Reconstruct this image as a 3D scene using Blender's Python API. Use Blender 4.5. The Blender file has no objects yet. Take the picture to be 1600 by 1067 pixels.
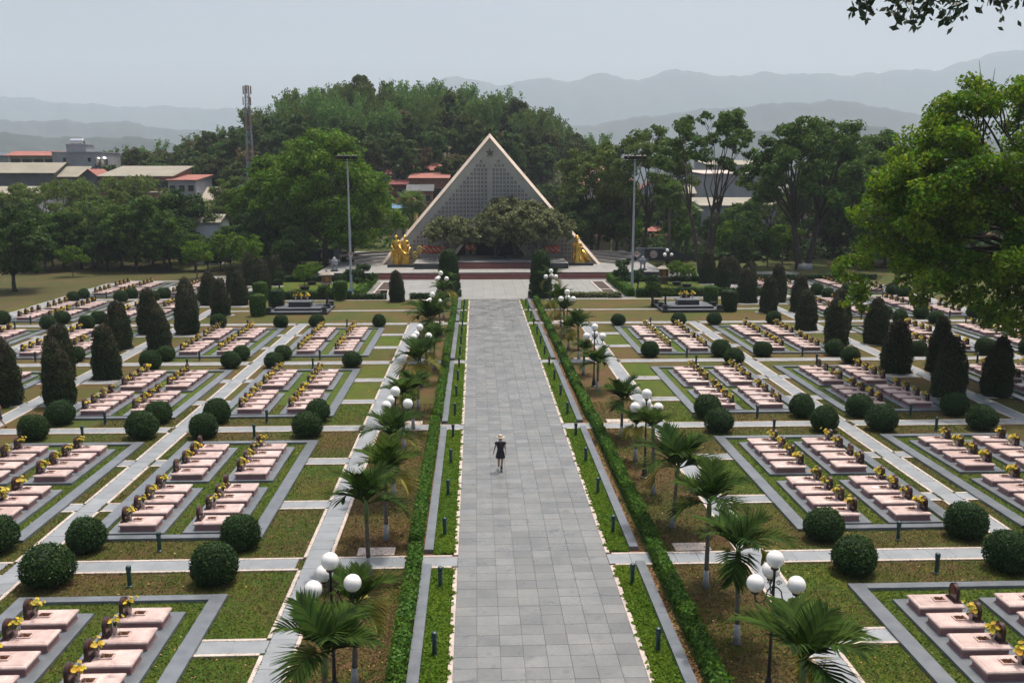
import bpy, math, random
import numpy as np
from mathutils import Vector, Matrix
R = math.radians
random.seed(7)
rng = np.random.default_rng(7)
S = bpy.context.scene
COL = S.collection

# ------------------------------------------------------------------ camera
F_PX, HOR, VPX, CAM_H = 1450.0, 272.0, 743.0, 13.0
PITCH = math.atan((533.5 - HOR) / F_PX)
YAW = math.atan((800 - VPX) * math.cos(PITCH) / F_PX)
cam = bpy.data.cameras.new('camera')
cam.sensor_width = 36.0
cam.lens = 36.0 * F_PX / 1600.0
cam.clip_start = 0.1
cam.clip_end = 30000
cam_o = bpy.data.objects.new('camera', cam)
COL.objects.link(cam_o)
cam_o.location = (0, 0, CAM_H)
cam_o.rotation_euler = (math.pi / 2 - PITCH, 0, -YAW)
S.camera = cam_o

# ------------------------------------------------------------------ light
SUNV = Vector((0.17, 0.24, 1.0)).normalized()
W = bpy.data.worlds.new('World')
S.world = W
W.use_nodes = True
nt = W.node_tree
nt.nodes.clear()
sky = nt.nodes.new('ShaderNodeTexSky')
sky.sky_type = 'NISHITA'
sky.sun_disc = False
sky.sun_elevation = math.asin(SUNV.z)
sky.sun_rotation = math.atan2(SUNV.x, SUNV.y)
sky.air_density = 1.0
sky.dust_density = 8.0
sky.ozone_density = 1.0
bg = nt.nodes.new('ShaderNodeBackground')
bg.inputs[1].default_value = 0.15
wo = nt.nodes.new('ShaderNodeOutputWorld')
nt.links.new(sky.outputs[0], bg.inputs[0])
nt.links.new(bg.outputs[0], wo.inputs[0])
sun = bpy.data.lights.new('sun', 'SUN')
sun.energy = 2.9
sun.angle = R(0.9)
sun.color = (1.0, 0.94, 0.85)
sun_o = bpy.data.objects.new('sun', sun)
COL.objects.link(sun_o)
sun_o.rotation_euler = SUNV.to_track_quat('Z', 'Y').to_euler()
sun_o.location = (0, 0, 60)
S.view_settings.view_transform = 'Standard'
S.view_settings.look = 'None'
S.view_settings.gamma = 1
S.view_settings.exposure = 0.22
S.view_settings.use_curve_mapping = False
S.cycles.use_denoising = True
S.cycles.max_bounces = 6
S.cycles.diffuse_bounces = 4
S.cycles.glossy_bounces = 2
S.cycles.transmission_bounces = 3
S.cycles.volume_bounces = 1
S.cycles.transparent_max_bounces = 4
S.cycles.use_adaptive_sampling = True
S.cycles.adaptive_threshold = 0.02


def proj(X, Y, Z):
    F = Vector((math.sin(YAW) * math.cos(PITCH), math.cos(YAW) * math.cos(PITCH), -math.sin(PITCH)))
    Rt = Vector((math.cos(YAW), -math.sin(YAW), 0))
    U = Rt.cross(F)
    v = Vector((X, Y, Z - CAM_H))
    z = v.dot(F)
    if z < 0.5:
        return (-9999, -9999)
    return (800 + F_PX * v.dot(Rt) / z, 533.5 - F_PX * v.dot(U) / z)


def at_y(px, py, Y):
    """world X, Z of a pixel ray at distance Y"""
    F = Vector((math.sin(YAW) * math.cos(PITCH), math.cos(YAW) * math.cos(PITCH), -math.sin(PITCH)))
    Rt = Vector((math.cos(YAW), -math.sin(YAW), 0))
    U = Rt.cross(F)
    d = F * F_PX + Rt * (px - 800) - U * (py - 533.5)
    d *= Y / d.y
    return d.x, d.z + CAM_H


def vis(X, Y, z=0.5, m=70):
    x, y = proj(X, Y, z)
    return -m < x < 1600 + m and -200 < y < 1067 + m * 1.4


# ------------------------------------------------------------------ helpers
class MB:
    def __init__(s):
        s.v, s.f, s.m = [], [], []

    def add(s, vs, fs, mi=0):
        n = len(s.v)
        s.v += [tuple(p) for p in vs]
        s.f += [tuple(i + n for i in f) for f in fs]
        s.m += [mi] * len(fs)
        return s

    def box(s, x0, x1, y0, y1, z0, z1, mi=0, tx=0, ty=0):
        """tx, ty: how far the top is drawn in"""
        v = [(x0, y0, z0), (x1, y0, z0), (x1, y1, z0), (x0, y1, z0),
             (x0 + tx, y0 + ty, z1), (x1 - tx, y0 + ty, z1), (x1 - tx, y1 - ty, z1), (x0 + tx, y1 - ty, z1)]
        return s.add(v, [(0, 3, 2, 1), (4, 5, 6, 7), (0, 1, 5, 4), (1, 2, 6, 5), (2, 3, 7, 6), (3, 0, 4, 7)], mi)

    def quad(s, x0, x1, y0, y1, z, mi=0):
        return s.add([(x0, y0, z), (x1, y0, z), (x1, y1, z), (x0, y1, z)], [(0, 1, 2, 3)], mi)

    def prism(s, poly, y0, y1, mi=0):
        """poly in (x,z), extruded along y"""
        n = len(poly)
        v = [(p[0], y0, p[1]) for p in poly] + [(p[0], y1, p[1]) for p in poly]
        f = [tuple(range(n)), tuple(range(2 * n - 1, n - 1, -1))]
        f += [(i, i + n, (i + 1) % n + n, (i + 1) % n) for i in range(n)]
        return s.add(v, f, mi)

    def lathe(s, prof, n=12, c=(0, 0, 0), mi=0, sx=1, sy=1):
        v = []
        for r, z in prof:
            for i in range(n):
                a = 2 * math.pi * i / n
                v.append((c[0] + r * sx * math.cos(a), c[1] + r * sy * math.sin(a), c[2] + z))
        f = []
        for k in range(len(prof) - 1):
            for i in range(n):
                j = (i + 1) % n
                f.append((k * n + i, k * n + j, (k + 1) * n + j, (k + 1) * n + i))
        f.append(tuple(range(n - 1, -1, -1)))
        f.append(tuple((len(prof) - 1) * n + i for i in range(n)))
        return s.add(v, f, mi)

    def tube(s, pts, rad, n=6, mi=0):
        pts = [Vector(p) for p in pts]
        if not hasattr(rad, '__len__'):
            rad = [rad] * len(pts)
        v = []
        for k, p in enumerate(pts):
            t = (pts[min(k + 1, len(pts) - 1)] - pts[max(k - 1, 0)])
            if t.length < 1e-6:
                t = Vector((0, 0, 1))
            t.normalize()
            a = t.orthogonal().normalized() if k == 0 else (a - t * a.dot(t))
            if a.length < 1e-5:
                a = t.orthogonal()
            a.normalize()
            b = t.cross(a)
            for i in range(n):
                an = 2 * math.pi * i / n
                v.append(p + (a * math.cos(an) + b * math.sin(an)) * rad[k])
        f = []
        for k in range(len(pts) - 1):
            for i in range(n):
                j = (i + 1) % n
                f.append((k * n + i, k * n + j, (k + 1) * n + j, (k + 1) * n + i))
        f.append(tuple(range(n - 1, -1, -1)))
        f.append(tuple((len(pts) - 1) * n + i for i in range(n)))
        return s.add(v, f, mi)

    def ball(s, c, r, nu=12, nv=8, mi=0, sz=1.0):
        prof = [(max(1e-4, r * math.sin(math.pi * k / nv)), -r * sz * math.cos(math.pi * k / nv)) for k in range(nv + 1)]
        return s.lathe(prof, nu, c, mi)

    def mesh(s, name, mats, smooth=False):
        me = bpy.data.meshes.new(name)
        me.from_pydata(s.v, [], s.f)
        for m in (mats if isinstance(mats, (list, tuple)) else [mats]):
            me.materials.append(m)
        if any(s.m):
            me.polygons.foreach_set('material_index', s.m)
        if smooth:
            me.polygons.foreach_set('use_smooth', [True] * len(s.f))
            if smooth == 'auto':
                me.set_sharp_from_angle(angle=R(35))
        me.update()
        return me


def put(o, parent=None, loc=None, rot=None):
    COL.objects.link(o)
    if parent is not None:
        o.parent = parent
    if loc is not None:
        o.location = loc
    if rot is not None:
        o.rotation_euler = rot
    return o


def obj(name, me, parent=None, loc=None, rot=None):
    return put(bpy.data.objects.new(name, me), parent, loc, rot)


def tag(o, label=None, cat=None, group=None, kind=None):
    if label: o['label'] = label
    if cat: o['category'] = cat
    if group: o['group'] = group
    if kind: o['kind'] = kind
    return o


def thing(name, label, cat, loc=(0, 0, 0), rz=0, group=None):
    o = bpy.data.objects.new(name, None)
    o.empty_display_size = 0.3
    put(o, None, loc, (0, 0, rz))
    return tag(o, label, cat, group)


def struct(name, me, loc=None, parent=None):
    o = obj(name, me, parent, loc)
    o['kind'] = 'structure'
    return o


KIDS = {}


def kids(o):
    return [c for c in o.children]


def copy_tree(root, loc, rz=0, label=None, scale=None, group=None):
    """a thing and copies of its parts and sub-parts (mesh data shared)"""
    if root.name not in KIDS:
        KIDS[root.name] = [(c, list(c.children)) for c in root.children]
    r = root.copy()
    COL.objects.link(r)
    r.location = loc
    r.rotation_euler = (0, 0, rz)
    if scale is not None:
        r.scale = scale if hasattr(scale, '__len__') else (scale,) * 3
    if label: r['label'] = label
    if group: r['group'] = group
    for c, gs in KIDS[root.name]:
        d = c.copy()
        COL.objects.link(d)
        d.parent = r
        for g in gs:
            e = g.copy()
            COL.objects.link(e)
            e.parent = d
    return r


ORD = ['zeroth', 'first', 'second', 'third', 'fourth', 'fifth', 'sixth', 'seventh', 'eighth', 'ninth', 'tenth', 'eleventh', 'twelfth',
       'thirteenth', 'fourteenth', 'fifteenth', 'sixteenth', 'seventeenth', 'eighteenth', 'nineteenth', 'twentieth', 'twenty-first', 'twenty-second', 'twenty-third',
       'twenty-fourth', 'twenty-fifth', 'twenty-sixth']


# ------------------------------------------------------------------ materials
def mk(name):
    m = bpy.data.materials.new(name)
    m.use_nodes = True
    n = m.node_tree
    n.nodes.clear()
    out = n.nodes.new('ShaderNodeOutputMaterial')
    return m, n, out


def node(n, t, **k):
    x = n.nodes.new(t)
    for a, b in k.items():
        setattr(x, a, b)
    return x


def mat(name, col, rough=0.7, col2=None, scale=4.0, var=0.15, bump=0.0, bscale=40.0, metal=0.0, spec=0.5, island=0.0, objvar=0.0, world=True, detail=5, thr=(0.35, 0.65), stain=None, coat=0.0):
    m, n, out = mk(name)
    L = n.links.new
    b = node(n, 'ShaderNodeBsdfPrincipled')
    L(b.outputs[0], out.inputs[0])
    b.inputs['Roughness'].default_value = rough
    b.inputs['Metallic'].default_value = metal
    b.inputs['Specular IOR Level'].default_value = spec
    if coat:
        b.inputs['Coat Weight'].default_value = coat
        b.inputs['Coat Roughness'].default_value = 0.15
    if world:
        pos = node(n, 'ShaderNodeNewGeometry').outputs['Position']
    else:
        pos = node(n, 'ShaderNodeTexCoord').outputs['Object']
    noi = node(n, 'ShaderNodeTexNoise')
    noi.inputs['Scale'].default_value = scale
    noi.inputs['Detail'].default_value = detail
    L(pos, noi.inputs['Vector'])
    mr = node(n, 'ShaderNodeMapRange')
    mr.inputs[1].default_value, mr.inputs[2].default_value = thr
    L(noi.outputs[0], mr.inputs[0])
    mix = node(n, 'ShaderNodeMix', data_type='RGBA')
    c2 = col2 if col2 else tuple(c * (1 - var) for c in col)
    mix.inputs[6].default_value = (*[c * (1 + (0 if col2 else var)) for c in col], 1)
    mix.inputs[7].default_value = (*c2, 1)
    L(mr.outputs[0], mix.inputs[0])
    cur = mix.outputs[2]
    # fine grain
    fn = node(n, 'ShaderNodeTexNoise')
    fn.inputs['Scale'].default_value = bscale
    fn.inputs['Detail'].default_value = 3
    L(pos, fn.inputs['Vector'])
    hs = node(n, 'ShaderNodeHueSaturation')
    f1 = node(n, 'ShaderNodeMapRange')
    f1.inputs[1].default_value, f1.inputs[2].default_value = 0.3, 0.7
    f1.inputs[3].default_value, f1.inputs[4].default_value = 1 - var * 0.8, 1 + var * 0.8
    L(fn.outputs[0], f1.inputs[0])
    val = f1.outputs[0]
    if island or objvar:
        g = node(n, 'ShaderNodeNewGeometry')
        oi = node(n, 'ShaderNodeObjectInfo')
        ad = node(n, 'ShaderNodeMath', operation='ADD')
        L(g.outputs['Random Per Island'], ad.inputs[0])
        L(oi.outputs['Random'], ad.inputs[1])
        fr = node(n, 'ShaderNodeMath', operation='FRACT')
        L(ad.outputs[0], fr.inputs[0])
        m2 = node(n, 'ShaderNodeMapRange')
        a = island or objvar
        m2.inputs[3].default_value, m2.inputs[4].default_value = 1 - a, 1 + a
        L(fr.outputs[0], m2.inputs[0])
        mu = node(n, 'ShaderNodeMath', operation='MULTIPLY')
        L(val, mu.inputs[0])
        L(m2.outputs[0], mu.inputs[1])
        val = mu.outputs[0]
    L(val, hs.inputs['Value'])
    L(cur, hs.inputs['Color'])
    cur = hs.outputs[0]
    if stain:
        sn = node(n, 'ShaderNodeTexNoise')
        sn.inputs['Scale'].default_value = stain[1]
        sn.inputs['Detail'].default_value = 4
        L(pos, sn.inputs['Vector'])
        sm = node(n, 'ShaderNodeMapRange')
        sm.inputs[1].default_value, sm.inputs[2].default_value = stain[2], stain[2] + 0.12
        L(sn.outputs[0], sm.inputs[0])
        mx = node(n, 'ShaderNodeMix', data_type='RGBA')
        L(sm.outputs[0], mx.inputs[0])
        L(cur, mx.inputs[6])
        mx.inputs[7].default_value = (*stain[0], 1)
        cur = mx.outputs[2]
    L(cur, b.inputs['Base Color'])
    if bump:
        bp = node(n, 'ShaderNodeBump')
        bp.inputs['Strength'].default_value = bump
        bp.inputs['Distance'].default_value = 0.05
        L(fn.outputs[0], bp.inputs['Height'])
        L(bp.outputs[0], b.inputs['Normal'])
    return m


def leafmat(name, col, var=0.35, hue=0.03, trans=0.3, rough=0.5, col2=None, obj_hue=0.0):
    m, n, out = mk(name)
    L = n.links.new
    g = node(n, 'ShaderNodeNewGeometry')
    oi = node(n, 'ShaderNodeObjectInfo')
    hs = node(n, 'ShaderNodeHueSaturation')
    rr = g.outputs['Random Per Island']
    base = node(n, 'ShaderNodeMix', data_type='RGBA')
    base.inputs[6].default_value = (*col, 1)
    base.inputs[7].default_value = (*(col2 or (col[0] * 1.5, col[1] * 1.25, col[2] * 0.8)), 1)
    noi = node(n, 'ShaderNodeTexNoise')
    noi.inputs['Scale'].default_value = 0.5
    L(g.outputs['Position'], noi.inputs['Vector'])
    ad = node(n, 'ShaderNodeMath', operation='MULTIPLY_ADD')
    L(noi.outputs[0], ad.inputs[0])
    ad.inputs[1].default_value = 1.6
    ad.inputs[2].default_value = -0.55
    ad.use_clamp = True
    L(ad.outputs[0], base.inputs[0])
    mv = node(n, 'ShaderNodeMapRange')
    mv.inputs[3].default_value, mv.inputs[4].default_value = 1 - var, 1 + var
    L(rr, mv.inputs[0])
    L(mv.outputs[0], hs.inputs['Value'])
    mh = node(n, 'ShaderNodeMapRange')
    mh.inputs[3].default_value, mh.inputs[4].default_value = 0.5 - hue - obj_hue, 0.5 + hue + obj_hue
    wn = node(n, 'ShaderNodeMath', operation='FRACT')
    w2 = node(n, 'ShaderNodeMath', operation='MULTIPLY_ADD')
    L(rr, w2.inputs[0])
    w2.inputs[1].default_value = 17.3
    if obj_hue:
        L(oi.outputs['Random'], mh.inputs[0])
        ov = node(n, 'ShaderNodeMath', operation='MULTIPLY_ADD')
        L(oi.outputs['Random'], ov.inputs[0])
        ov.inputs[1].default_value = 0.6
        ov.inputs[2].default_value = 0.7
        mm = node(n, 'ShaderNodeMath', operation='MULTIPLY')
        L(ov.outputs[0], mm.inputs[0])
        L(mv.outputs[0], mm.inputs[1])
        L(mm.outputs[0], hs.inputs['Value'])
    else:
        L(w2.outputs[0], wn.inputs[0])
        L(wn.outputs[0], mh.inputs[0])
    L(mh.outputs[0], hs.inputs['Hue'])
    L(base.outputs[2], hs.inputs['Color'])
    b = node(n, 'ShaderNodeBsdfPrincipled')
    b.inputs['Roughness'].default_value = rough
    b.inputs['Specular IOR Level'].default_value = 0.15
    L(hs.outputs[0], b.inputs['Base Color'])
    if trans:
        t = node(n, 'ShaderNodeBsdfTranslucent')
        L(hs.outputs[0], t.inputs[0])
        mx = node(n, 'ShaderNodeMixShader')
        mx.inputs[0].default_value = trans
        L(b.outputs[0], mx.inputs[1])
        L(t.outputs[0], mx.inputs[2])
        L(mx.outputs[0], out.inputs[0])
    else:
        L(b.outputs[0], out.inputs[0])
    return m


def lawnmat(name, green, brown, bal, yellow=None):
    """turf: three scales of noise between living and dry grass"""
    m, n, out = mk(name)
    L = n.links.new
    g = node(n, 'ShaderNodeNewGeometry')
    b = node(n, 'ShaderNodeBsdfPrincipled')
    b.inputs['Roughness'].default_value = 0.9
    b.inputs['Specular IOR Level'].default_value = 0.15
    def nz(sc, det=4, ro=0.6):
        x = node(n, 'ShaderNodeTexNoise')
        x.inputs['Scale'].default_value = sc
        x.inputs['Detail'].default_value = det
        x.inputs['Roughness'].default_value = ro
        L(g.outputs['Position'], x.inputs['Vector'])
        return x.outputs[0]
    a = node(n, 'ShaderNodeMath', operation='MULTIPLY_ADD')
    L(nz(0.22, 3), a.inputs[0])
    a.inputs[1].default_value = 1.0
    L(nz(2.6, 8, 0.8), a.inputs[2])
    a2 = node(n, 'ShaderNodeMath', operation='MULTIPLY_ADD')
    L(nz(18, 3), a2.inputs[0])
    a2.inputs[1].default_value = 0.55
    L(a.outputs[0], a2.inputs[2])
    mr = node(n, 'ShaderNodeMapRange')
    mr.inputs[1].default_value, mr.inputs[2].default_value = 1.27 + bal - 0.16, 1.27 + bal + 0.16
    L(a2.outputs[0], mr.inputs[0])
    mix = node(n, 'ShaderNodeMix', data_type='RGBA')
    mix.inputs[6].default_value = (*green, 1)
    mix.inputs[7].default_value = (*brown, 1)
    L(mr.outputs[0], mix.inputs[0])
    mix2 = node(n, 'ShaderNodeMix', data_type='RGBA')
    y = yellow or (green[0] * 1.7, green[1] * 1.25, green[2] * 0.7)
    mix2.inputs[7].default_value = (*y, 1)
    m3 = node(n, 'ShaderNodeMapRange')
    m3.inputs[1].default_value, m3.inputs[2].default_value = 0.45, 0.7
    m3.inputs[4].default_value = 0.8
    L(nz(0.9, 5), m3.inputs[0])
    L(m3.outputs[0], mix2.inputs[0])
    L(mix.outputs[2], mix2.inputs[6])
    hs = node(n, 'ShaderNodeHueSaturation')
    fn = nz(16, 6, 0.85)
    f1 = node(n, 'ShaderNodeMapRange')
    f1.inputs[1].default_value, f1.inputs[2].default_value = 0.3, 0.7
    f1.inputs[3].default_value, f1.inputs[4].default_value = 0.25, 1.6
    L(fn, f1.inputs[0])
    L(f1.outputs[0], hs.inputs['Value'])
    L(mix2.outputs[2], hs.inputs['Color'])
    L(hs.outputs[0], b.inputs['Base Color'])
    bp = node(n, 'ShaderNodeBump')
    bp.inputs['Strength'].default_value = 0.9
    bp.inputs['Distance'].default_value = 0.06
    L(fn, bp.inputs['Height'])
    L(bp.outputs[0], b.inputs['Normal'])
    L(b.outputs[0], out.inputs[0])
    return m


M = {}
M['lawn'] = lawnmat('turf', (0.052, 0.082, 0.016), (0.125, 0.073, 0.034), -0.01)
M['lawn_green'] = lawnmat('green_turf', (0.060, 0.105, 0.014), (0.12, 0.09, 0.025), 0.14)
M['lawn_dry'] = lawnmat('dry_turf', (0.055, 0.070, 0.018), (0.130, 0.072, 0.036), -0.08)
M['lawn_rough'] = lawnmat('rough_turf', (0.050, 0.068, 0.018), (0.095, 0.068, 0.036), -0.02)
M['lawn_far'] = lawnmat('far_turf', (0.055, 0.085, 0.020), (0.10, 0.07, 0.035), 0.06)
M['soil'] = mat('red_soil', (0.19, 0.075, 0.035), 0.95, (0.10, 0.05, 0.025), 14, 0.3, 0.6, 60)
M['earth'] = mat('bare_earth', (0.12, 0.10, 0.055), 0.95, (0.05, 0.065, 0.025), 0.02, 0.2, 0.2, 2)
M['paver'] = mat('grey_stone_paver', (0.185, 0.189, 0.180), 0.40, (0.135, 0.142, 0.145), 0.9, 0.12, 0.10, 14, island=0.15, stain=((0.125, 0.128, 0.132), 1.9, 0.60), thr=(.3, .75))
_n = M['paver'].node_tree
_r = _n.nodes.new('ShaderNodeTexNoise'); _r.inputs['Scale'].default_value = 0.8; _r.inputs['Detail'].default_value = 5
_g = _n.nodes.new('ShaderNodeNewGeometry'); _n.links.new(_g.outputs['Position'], _r.inputs['Vector'])
_m = _n.nodes.new('ShaderNodeMapRange'); _m.inputs[1].default_value = .35; _m.inputs[2].default_value = .65; _m.inputs[3].default_value = .24; _m.inputs[4].default_value = .5
_n.links.new(_r.outputs[0], _m.inputs[0])
_n.links.new(_m.outputs[0], [x for x in _n.nodes if x.type == 'BSDF_PRINCIPLED'][0].inputs['Roughness'])
M['joint'] = mat('dark_joint', (0.17, 0.17, 0.16), 0.9)
M['slab'] = mat('grey_path_slab', (0.24, 0.26, 0.275), 0.6, (0.20, 0.22, 0.235), 1.8, 0.08, 0.10, 35, island=0.09)
M['white_stone'] = mat('pale_pink_border_stone', (0.52, 0.44, 0.38), 0.7, (0.40, 0.34, 0.30), 3.0, 0.12, 0.15, 30, island=0.08)
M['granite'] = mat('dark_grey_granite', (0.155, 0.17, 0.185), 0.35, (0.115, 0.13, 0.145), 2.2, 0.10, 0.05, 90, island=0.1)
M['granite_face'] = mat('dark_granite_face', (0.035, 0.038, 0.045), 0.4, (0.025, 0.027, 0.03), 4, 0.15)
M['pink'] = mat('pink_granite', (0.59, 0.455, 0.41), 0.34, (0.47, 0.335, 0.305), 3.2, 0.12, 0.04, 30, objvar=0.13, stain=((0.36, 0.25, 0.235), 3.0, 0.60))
M['pink_body'] = mat('shaded_pink_granite_body', (0.30, 0.17, 0.165), 0.42, (0.25, 0.14, 0.14), 3.0, 0.1, 0.04, 70, objvar=0.1)  # same pink granite, side shade mixed into the colour
M['headstone'] = mat('dark_brown_headstone', (0.055, 0.022, 0.018), 0.22, (0.030, 0.014, 0.014), 9, 0.2)
M['red_medal'] = mat('red_enamel', (0.12, 0.028, 0.018), 0.35)
M['gold_dot'] = mat('gold_paint', (0.65, 0.42, 0.06), 0.35)
M['vase'] = mat('glazed_vase', (0.55, 0.42, 0.38), 0.25)
M['yellow'] = leafmat('yellow_petals', (0.55, 0.38, 0.03), 0.35, 0.03, 0.25, 0.6, (0.66, 0.56, 0.16))
M['stem'] = leafmat('flower_leaves', (0.05, 0.10, 0.02), 0.3)
M['ball'] = leafmat('clipped_box_leaves', (0.026, 0.062, 0.016), 0.5, 0.02, 0.2, 0.6)
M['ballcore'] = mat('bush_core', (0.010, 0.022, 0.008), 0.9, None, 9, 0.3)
M['cone'] = leafmat('dark_cypress_leaves', (0.034, 0.054, 0.020), 0.55, 0.02, 0.18, 0.8, (0.062, 0.068, 0.028))
M['cone_brown'] = leafmat('browned_cypress_leaves', (0.060, 0.042, 0.028), 0.5, 0.02, 0.10, 0.8, (0.045, 0.050, 0.025))
M['hedge'] = leafmat('hedge_leaves', (0.060, 0.140, 0.018), 0.45, 0.02, 0.35, 0.55)
M['cover'] = leafmat('groundcover_leaves', (0.085, 0.170, 0.010), 0.35, 0.02, 0.4, 0.6, (0.15, 0.22, 0.012))
M['litter'] = leafmat('dry_fallen_leaves', (0.30, 0.17, 0.07), 0.45, 0.02, 0.1, 0.8, (0.42, 0.28, 0.14))
M['palm'] = leafmat('palm_leaflets', (0.020, 0.050, 0.007), 0.55, 0.02, 0.25, 0.85, (0.066, 0.105, 0.009))
M['palm_y'] = leafmat('yellowing_palm_leaflets', (0.20, 0.21, 0.03), 0.35, 0.02, 0.35, 0.4, (0.38, 0.30, 0.06))
M['palm_shaft'] = mat('green_crownshaft', (0.11, 0.17, 0.05), 0.5, None, 4, 0.2, world=False)
M['palm_trunk'] = mat('ringed_palm_trunk', (0.16, 0.14, 0.11), 0.85, (0.10, 0.09, 0.07), 9, 0.2, 0.3, 20, world=False)
M['limewash'] = mat('limewashed_trunk', (0.42, 0.42, 0.41), 0.85, (0.28, 0.28, 0.27), 7, 0.15)
M['black'] = mat('black_iron', (0.018, 0.018, 0.018), 0.42, None, 6, 0.2)
M['globe'] = mat('white_opal_globe', (0.80, 0.79, 0.76), 0.28, None, 3, 0.03, world=False)
M['green_metal'] = mat('dark_green_paint', (0.018, 0.060, 0.055), 0.4, (0.014, 0.045, 0.042), 8, 0.15)
M['terrace'] = mat('pale_terrace_stone', (0.30, 0.295, 0.275), 0.55, (0.25, 0.25, 0.24), 0.8, 0.07, 0.05, 12, island=0.05)
M['plaza'] = mat('pale_plaza_stone', (0.262, 0.262, 0.248), 0.5, (0.225, 0.23, 0.222), 0.5, 0.07, 0.05, 12, island=0.05)
M['redstep'] = mat('dark_red_granite', (0.15, 0.050, 0.045), 0.4, (0.11, 0.04, 0.038), 2, 0.12)
M['concrete'] = mat('grey_lattice_concrete', (0.54, 0.52, 0.48), 0.75, (0.44, 0.43, 0.40), 0.5, 0.07)
M['rim'] = mat('cream_stone_rim', (0.72, 0.60, 0.48), 0.6, (0.60, 0.50, 0.40), 0.8, 0.08)
M['dark'] = mat('interior_shade_tone', (0.035, 0.033, 0.032), 0.9)  # near-black tone that paints the shade inside the shrine
M['brownroof'] = mat('red_brown_roof', (0.16, 0.06, 0.035), 0.7, (0.11, 0.045, 0.03), 2, 0.15)
M['gold'] = mat('gilded_bronze', (0.78, 0.47, 0.09), 0.30, (0.55, 0.31, 0.05), 2.5, 0.15, 0.25, 6, metal=0.85)
M['steel'] = mat('grey_galvanised_pole', (0.36, 0.39, 0.42), 0.45, None, 3, 0.08)
M['bark'] = mat('dark_tree_bark', (0.070, 0.052, 0.040), 0.9, (0.040, 0.032, 0.026), 3, 0.25, 0.5, 12)
M['bark_grey'] = mat('greyish_bark', (0.13, 0.115, 0.095), 0.9, (0.08, 0.07, 0.06), 3, 0.25, 0.4, 12)
M['leaf_bright'] = leafmat('bright_green_leaves', (0.080, 0.165, 0.012), 0.45, 0.025, 0.45, 0.6, (0.150, 0.240, 0.018))
M['leaf_mid'] = leafmat('mid_green_leaves', (0.062, 0.122, 0.020), 0.45, 0.025, 0.42, 0.6, (0.105, 0.170, 0.026))
M['leaf_dark'] = leafmat('dark_green_leaves', (0.040, 0.082, 0.018), 0.45, 0.02, 0.40, 0.6)
M['leaf_grey'] = leafmat('dusty_frangipani_leaves', (0.15, 0.17, 0.07), 0.7, 0.02, 0.42, 0.6, (0.32, 0.34, 0.18))
M['leaf_feather'] = leafmat('feathery_acacia_leaves', (0.100, 0.155, 0.036), 0.40, 0.02, 0.45, 0.6)
M['leaf_fore'] = leafmat('glossy_fig_leaves', (0.090, 0.185, 0.010), 0.55, 0.035, 0.50, 0.45, (0.24, 0.32, 0.015))
M['leaf_hill'] = leafmat('hill_wood_leaves', (0.055, 0.100, 0.022), 0.40, 0.012, 0.40, 0.7, (0.110, 0.130, 0.034), obj_hue=0.02)
M['leaf_bamboo'] = leafmat('bamboo_leaves', (0.095, 0.165, 0.040), 0.35, 0.012, 0.5, 0.7, (0.175, 0.235, 0.052), obj_hue=0.015)
M['skin'] = mat('skin', (0.42, 0.24, 0.17), 0.5, None, 6, 0.08, world=False)
M['cloth'] = mat('dark_navy_cloth', (0.022, 0.018, 0.028), 0.85, None, 8, 0.2, world=False)
M['brownbag'] = mat('brown_canvas', (0.075, 0.055, 0.035), 0.8, None, 8, 0.2, world=False)
M['straw'] = mat('pale_straw', (0.48, 0.41, 0.31), 0.8, None, 20, 0.12, world=False)
M['hair'] = mat('dark_hair', (0.02, 0.014, 0.01), 0.6)
M['brick'] = mat('old_red_brick', (0.23, 0.10, 0.065), 0.85, (0.17, 0.08, 0.055), 1.5, 0.15, island=0.1)
M['tile_roof'] = mat('orange_tile_roof', (0.33, 0.115, 0.085), 0.8, (0.25, 0.095, 0.075), 0.7, 0.15)
M['beige_roof'] = mat('beige_sheet_roof', (0.27, 0.245, 0.185), 0.7, (0.22, 0.20, 0.155), 0.3, 0.1)
M['wall_grey'] = mat('grey_render_wall', (0.30, 0.31, 0.33), 0.85, (0.24, 0.25, 0.27), 0.3, 0.08)
M['wall_dark'] = mat('dark_sheet_wall', (0.11, 0.115, 0.12), 0.8, (0.08, 0.085, 0.09), 0.5, 0.1)  # dark grey sheet colour, slightly mottled
M['wall_white'] = mat('white_wall', (0.72, 0.73, 0.74), 0.8, (0.62, 0.63, 0.64), 0.3, 0.05)
M['wall_yellow'] = mat('yellow_ochre_wall', (0.50, 0.30, 0.07), 0.85)
M['wall_red'] = mat('dark_red_wall', (0.16, 0.035, 0.035), 0.8)
M['wall_beige'] = mat('beige_wall', (0.36, 0.32, 0.26), 0.85, (0.29, 0.25, 0.2), 0.4, 0.08)
M['blue'] = mat('blue_sheet', (0.08, 0.18, 0.32), 0.6)
M['window'] = mat('dark_window_glass', (0.03, 0.035, 0.04), 0.15)
M['silver'] = mat('stainless_steel', (0.65, 0.65, 0.65), 0.25, None, 3, 0.05, metal=0.9)
M['redwhite'] = mat('faded_red_paint', (0.28, 0.12, 0.11), 0.6)
M['lattice_grey'] = mat('grey_steel_lattice', (0.22, 0.26, 0.30), 0.6)
M['wood'] = mat('varnished_bench_wood', (0.34, 0.20, 0.10), 0.6)
M['wreath_red'] = mat('red_wreath_flowers', (0.40, 0.04, 0.03), 0.8, (0.45, 0.12, 0.05), 9, 0.3)
M['wreath_yellow'] = mat('yellow_wreath_flowers', (0.60, 0.42, 0.06), 0.8, (0.45, 0.35, 0.08), 9, 0.3)
M['ribbon'] = mat('cream_ribbon', (0.62, 0.55, 0.42), 0.7)
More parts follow.
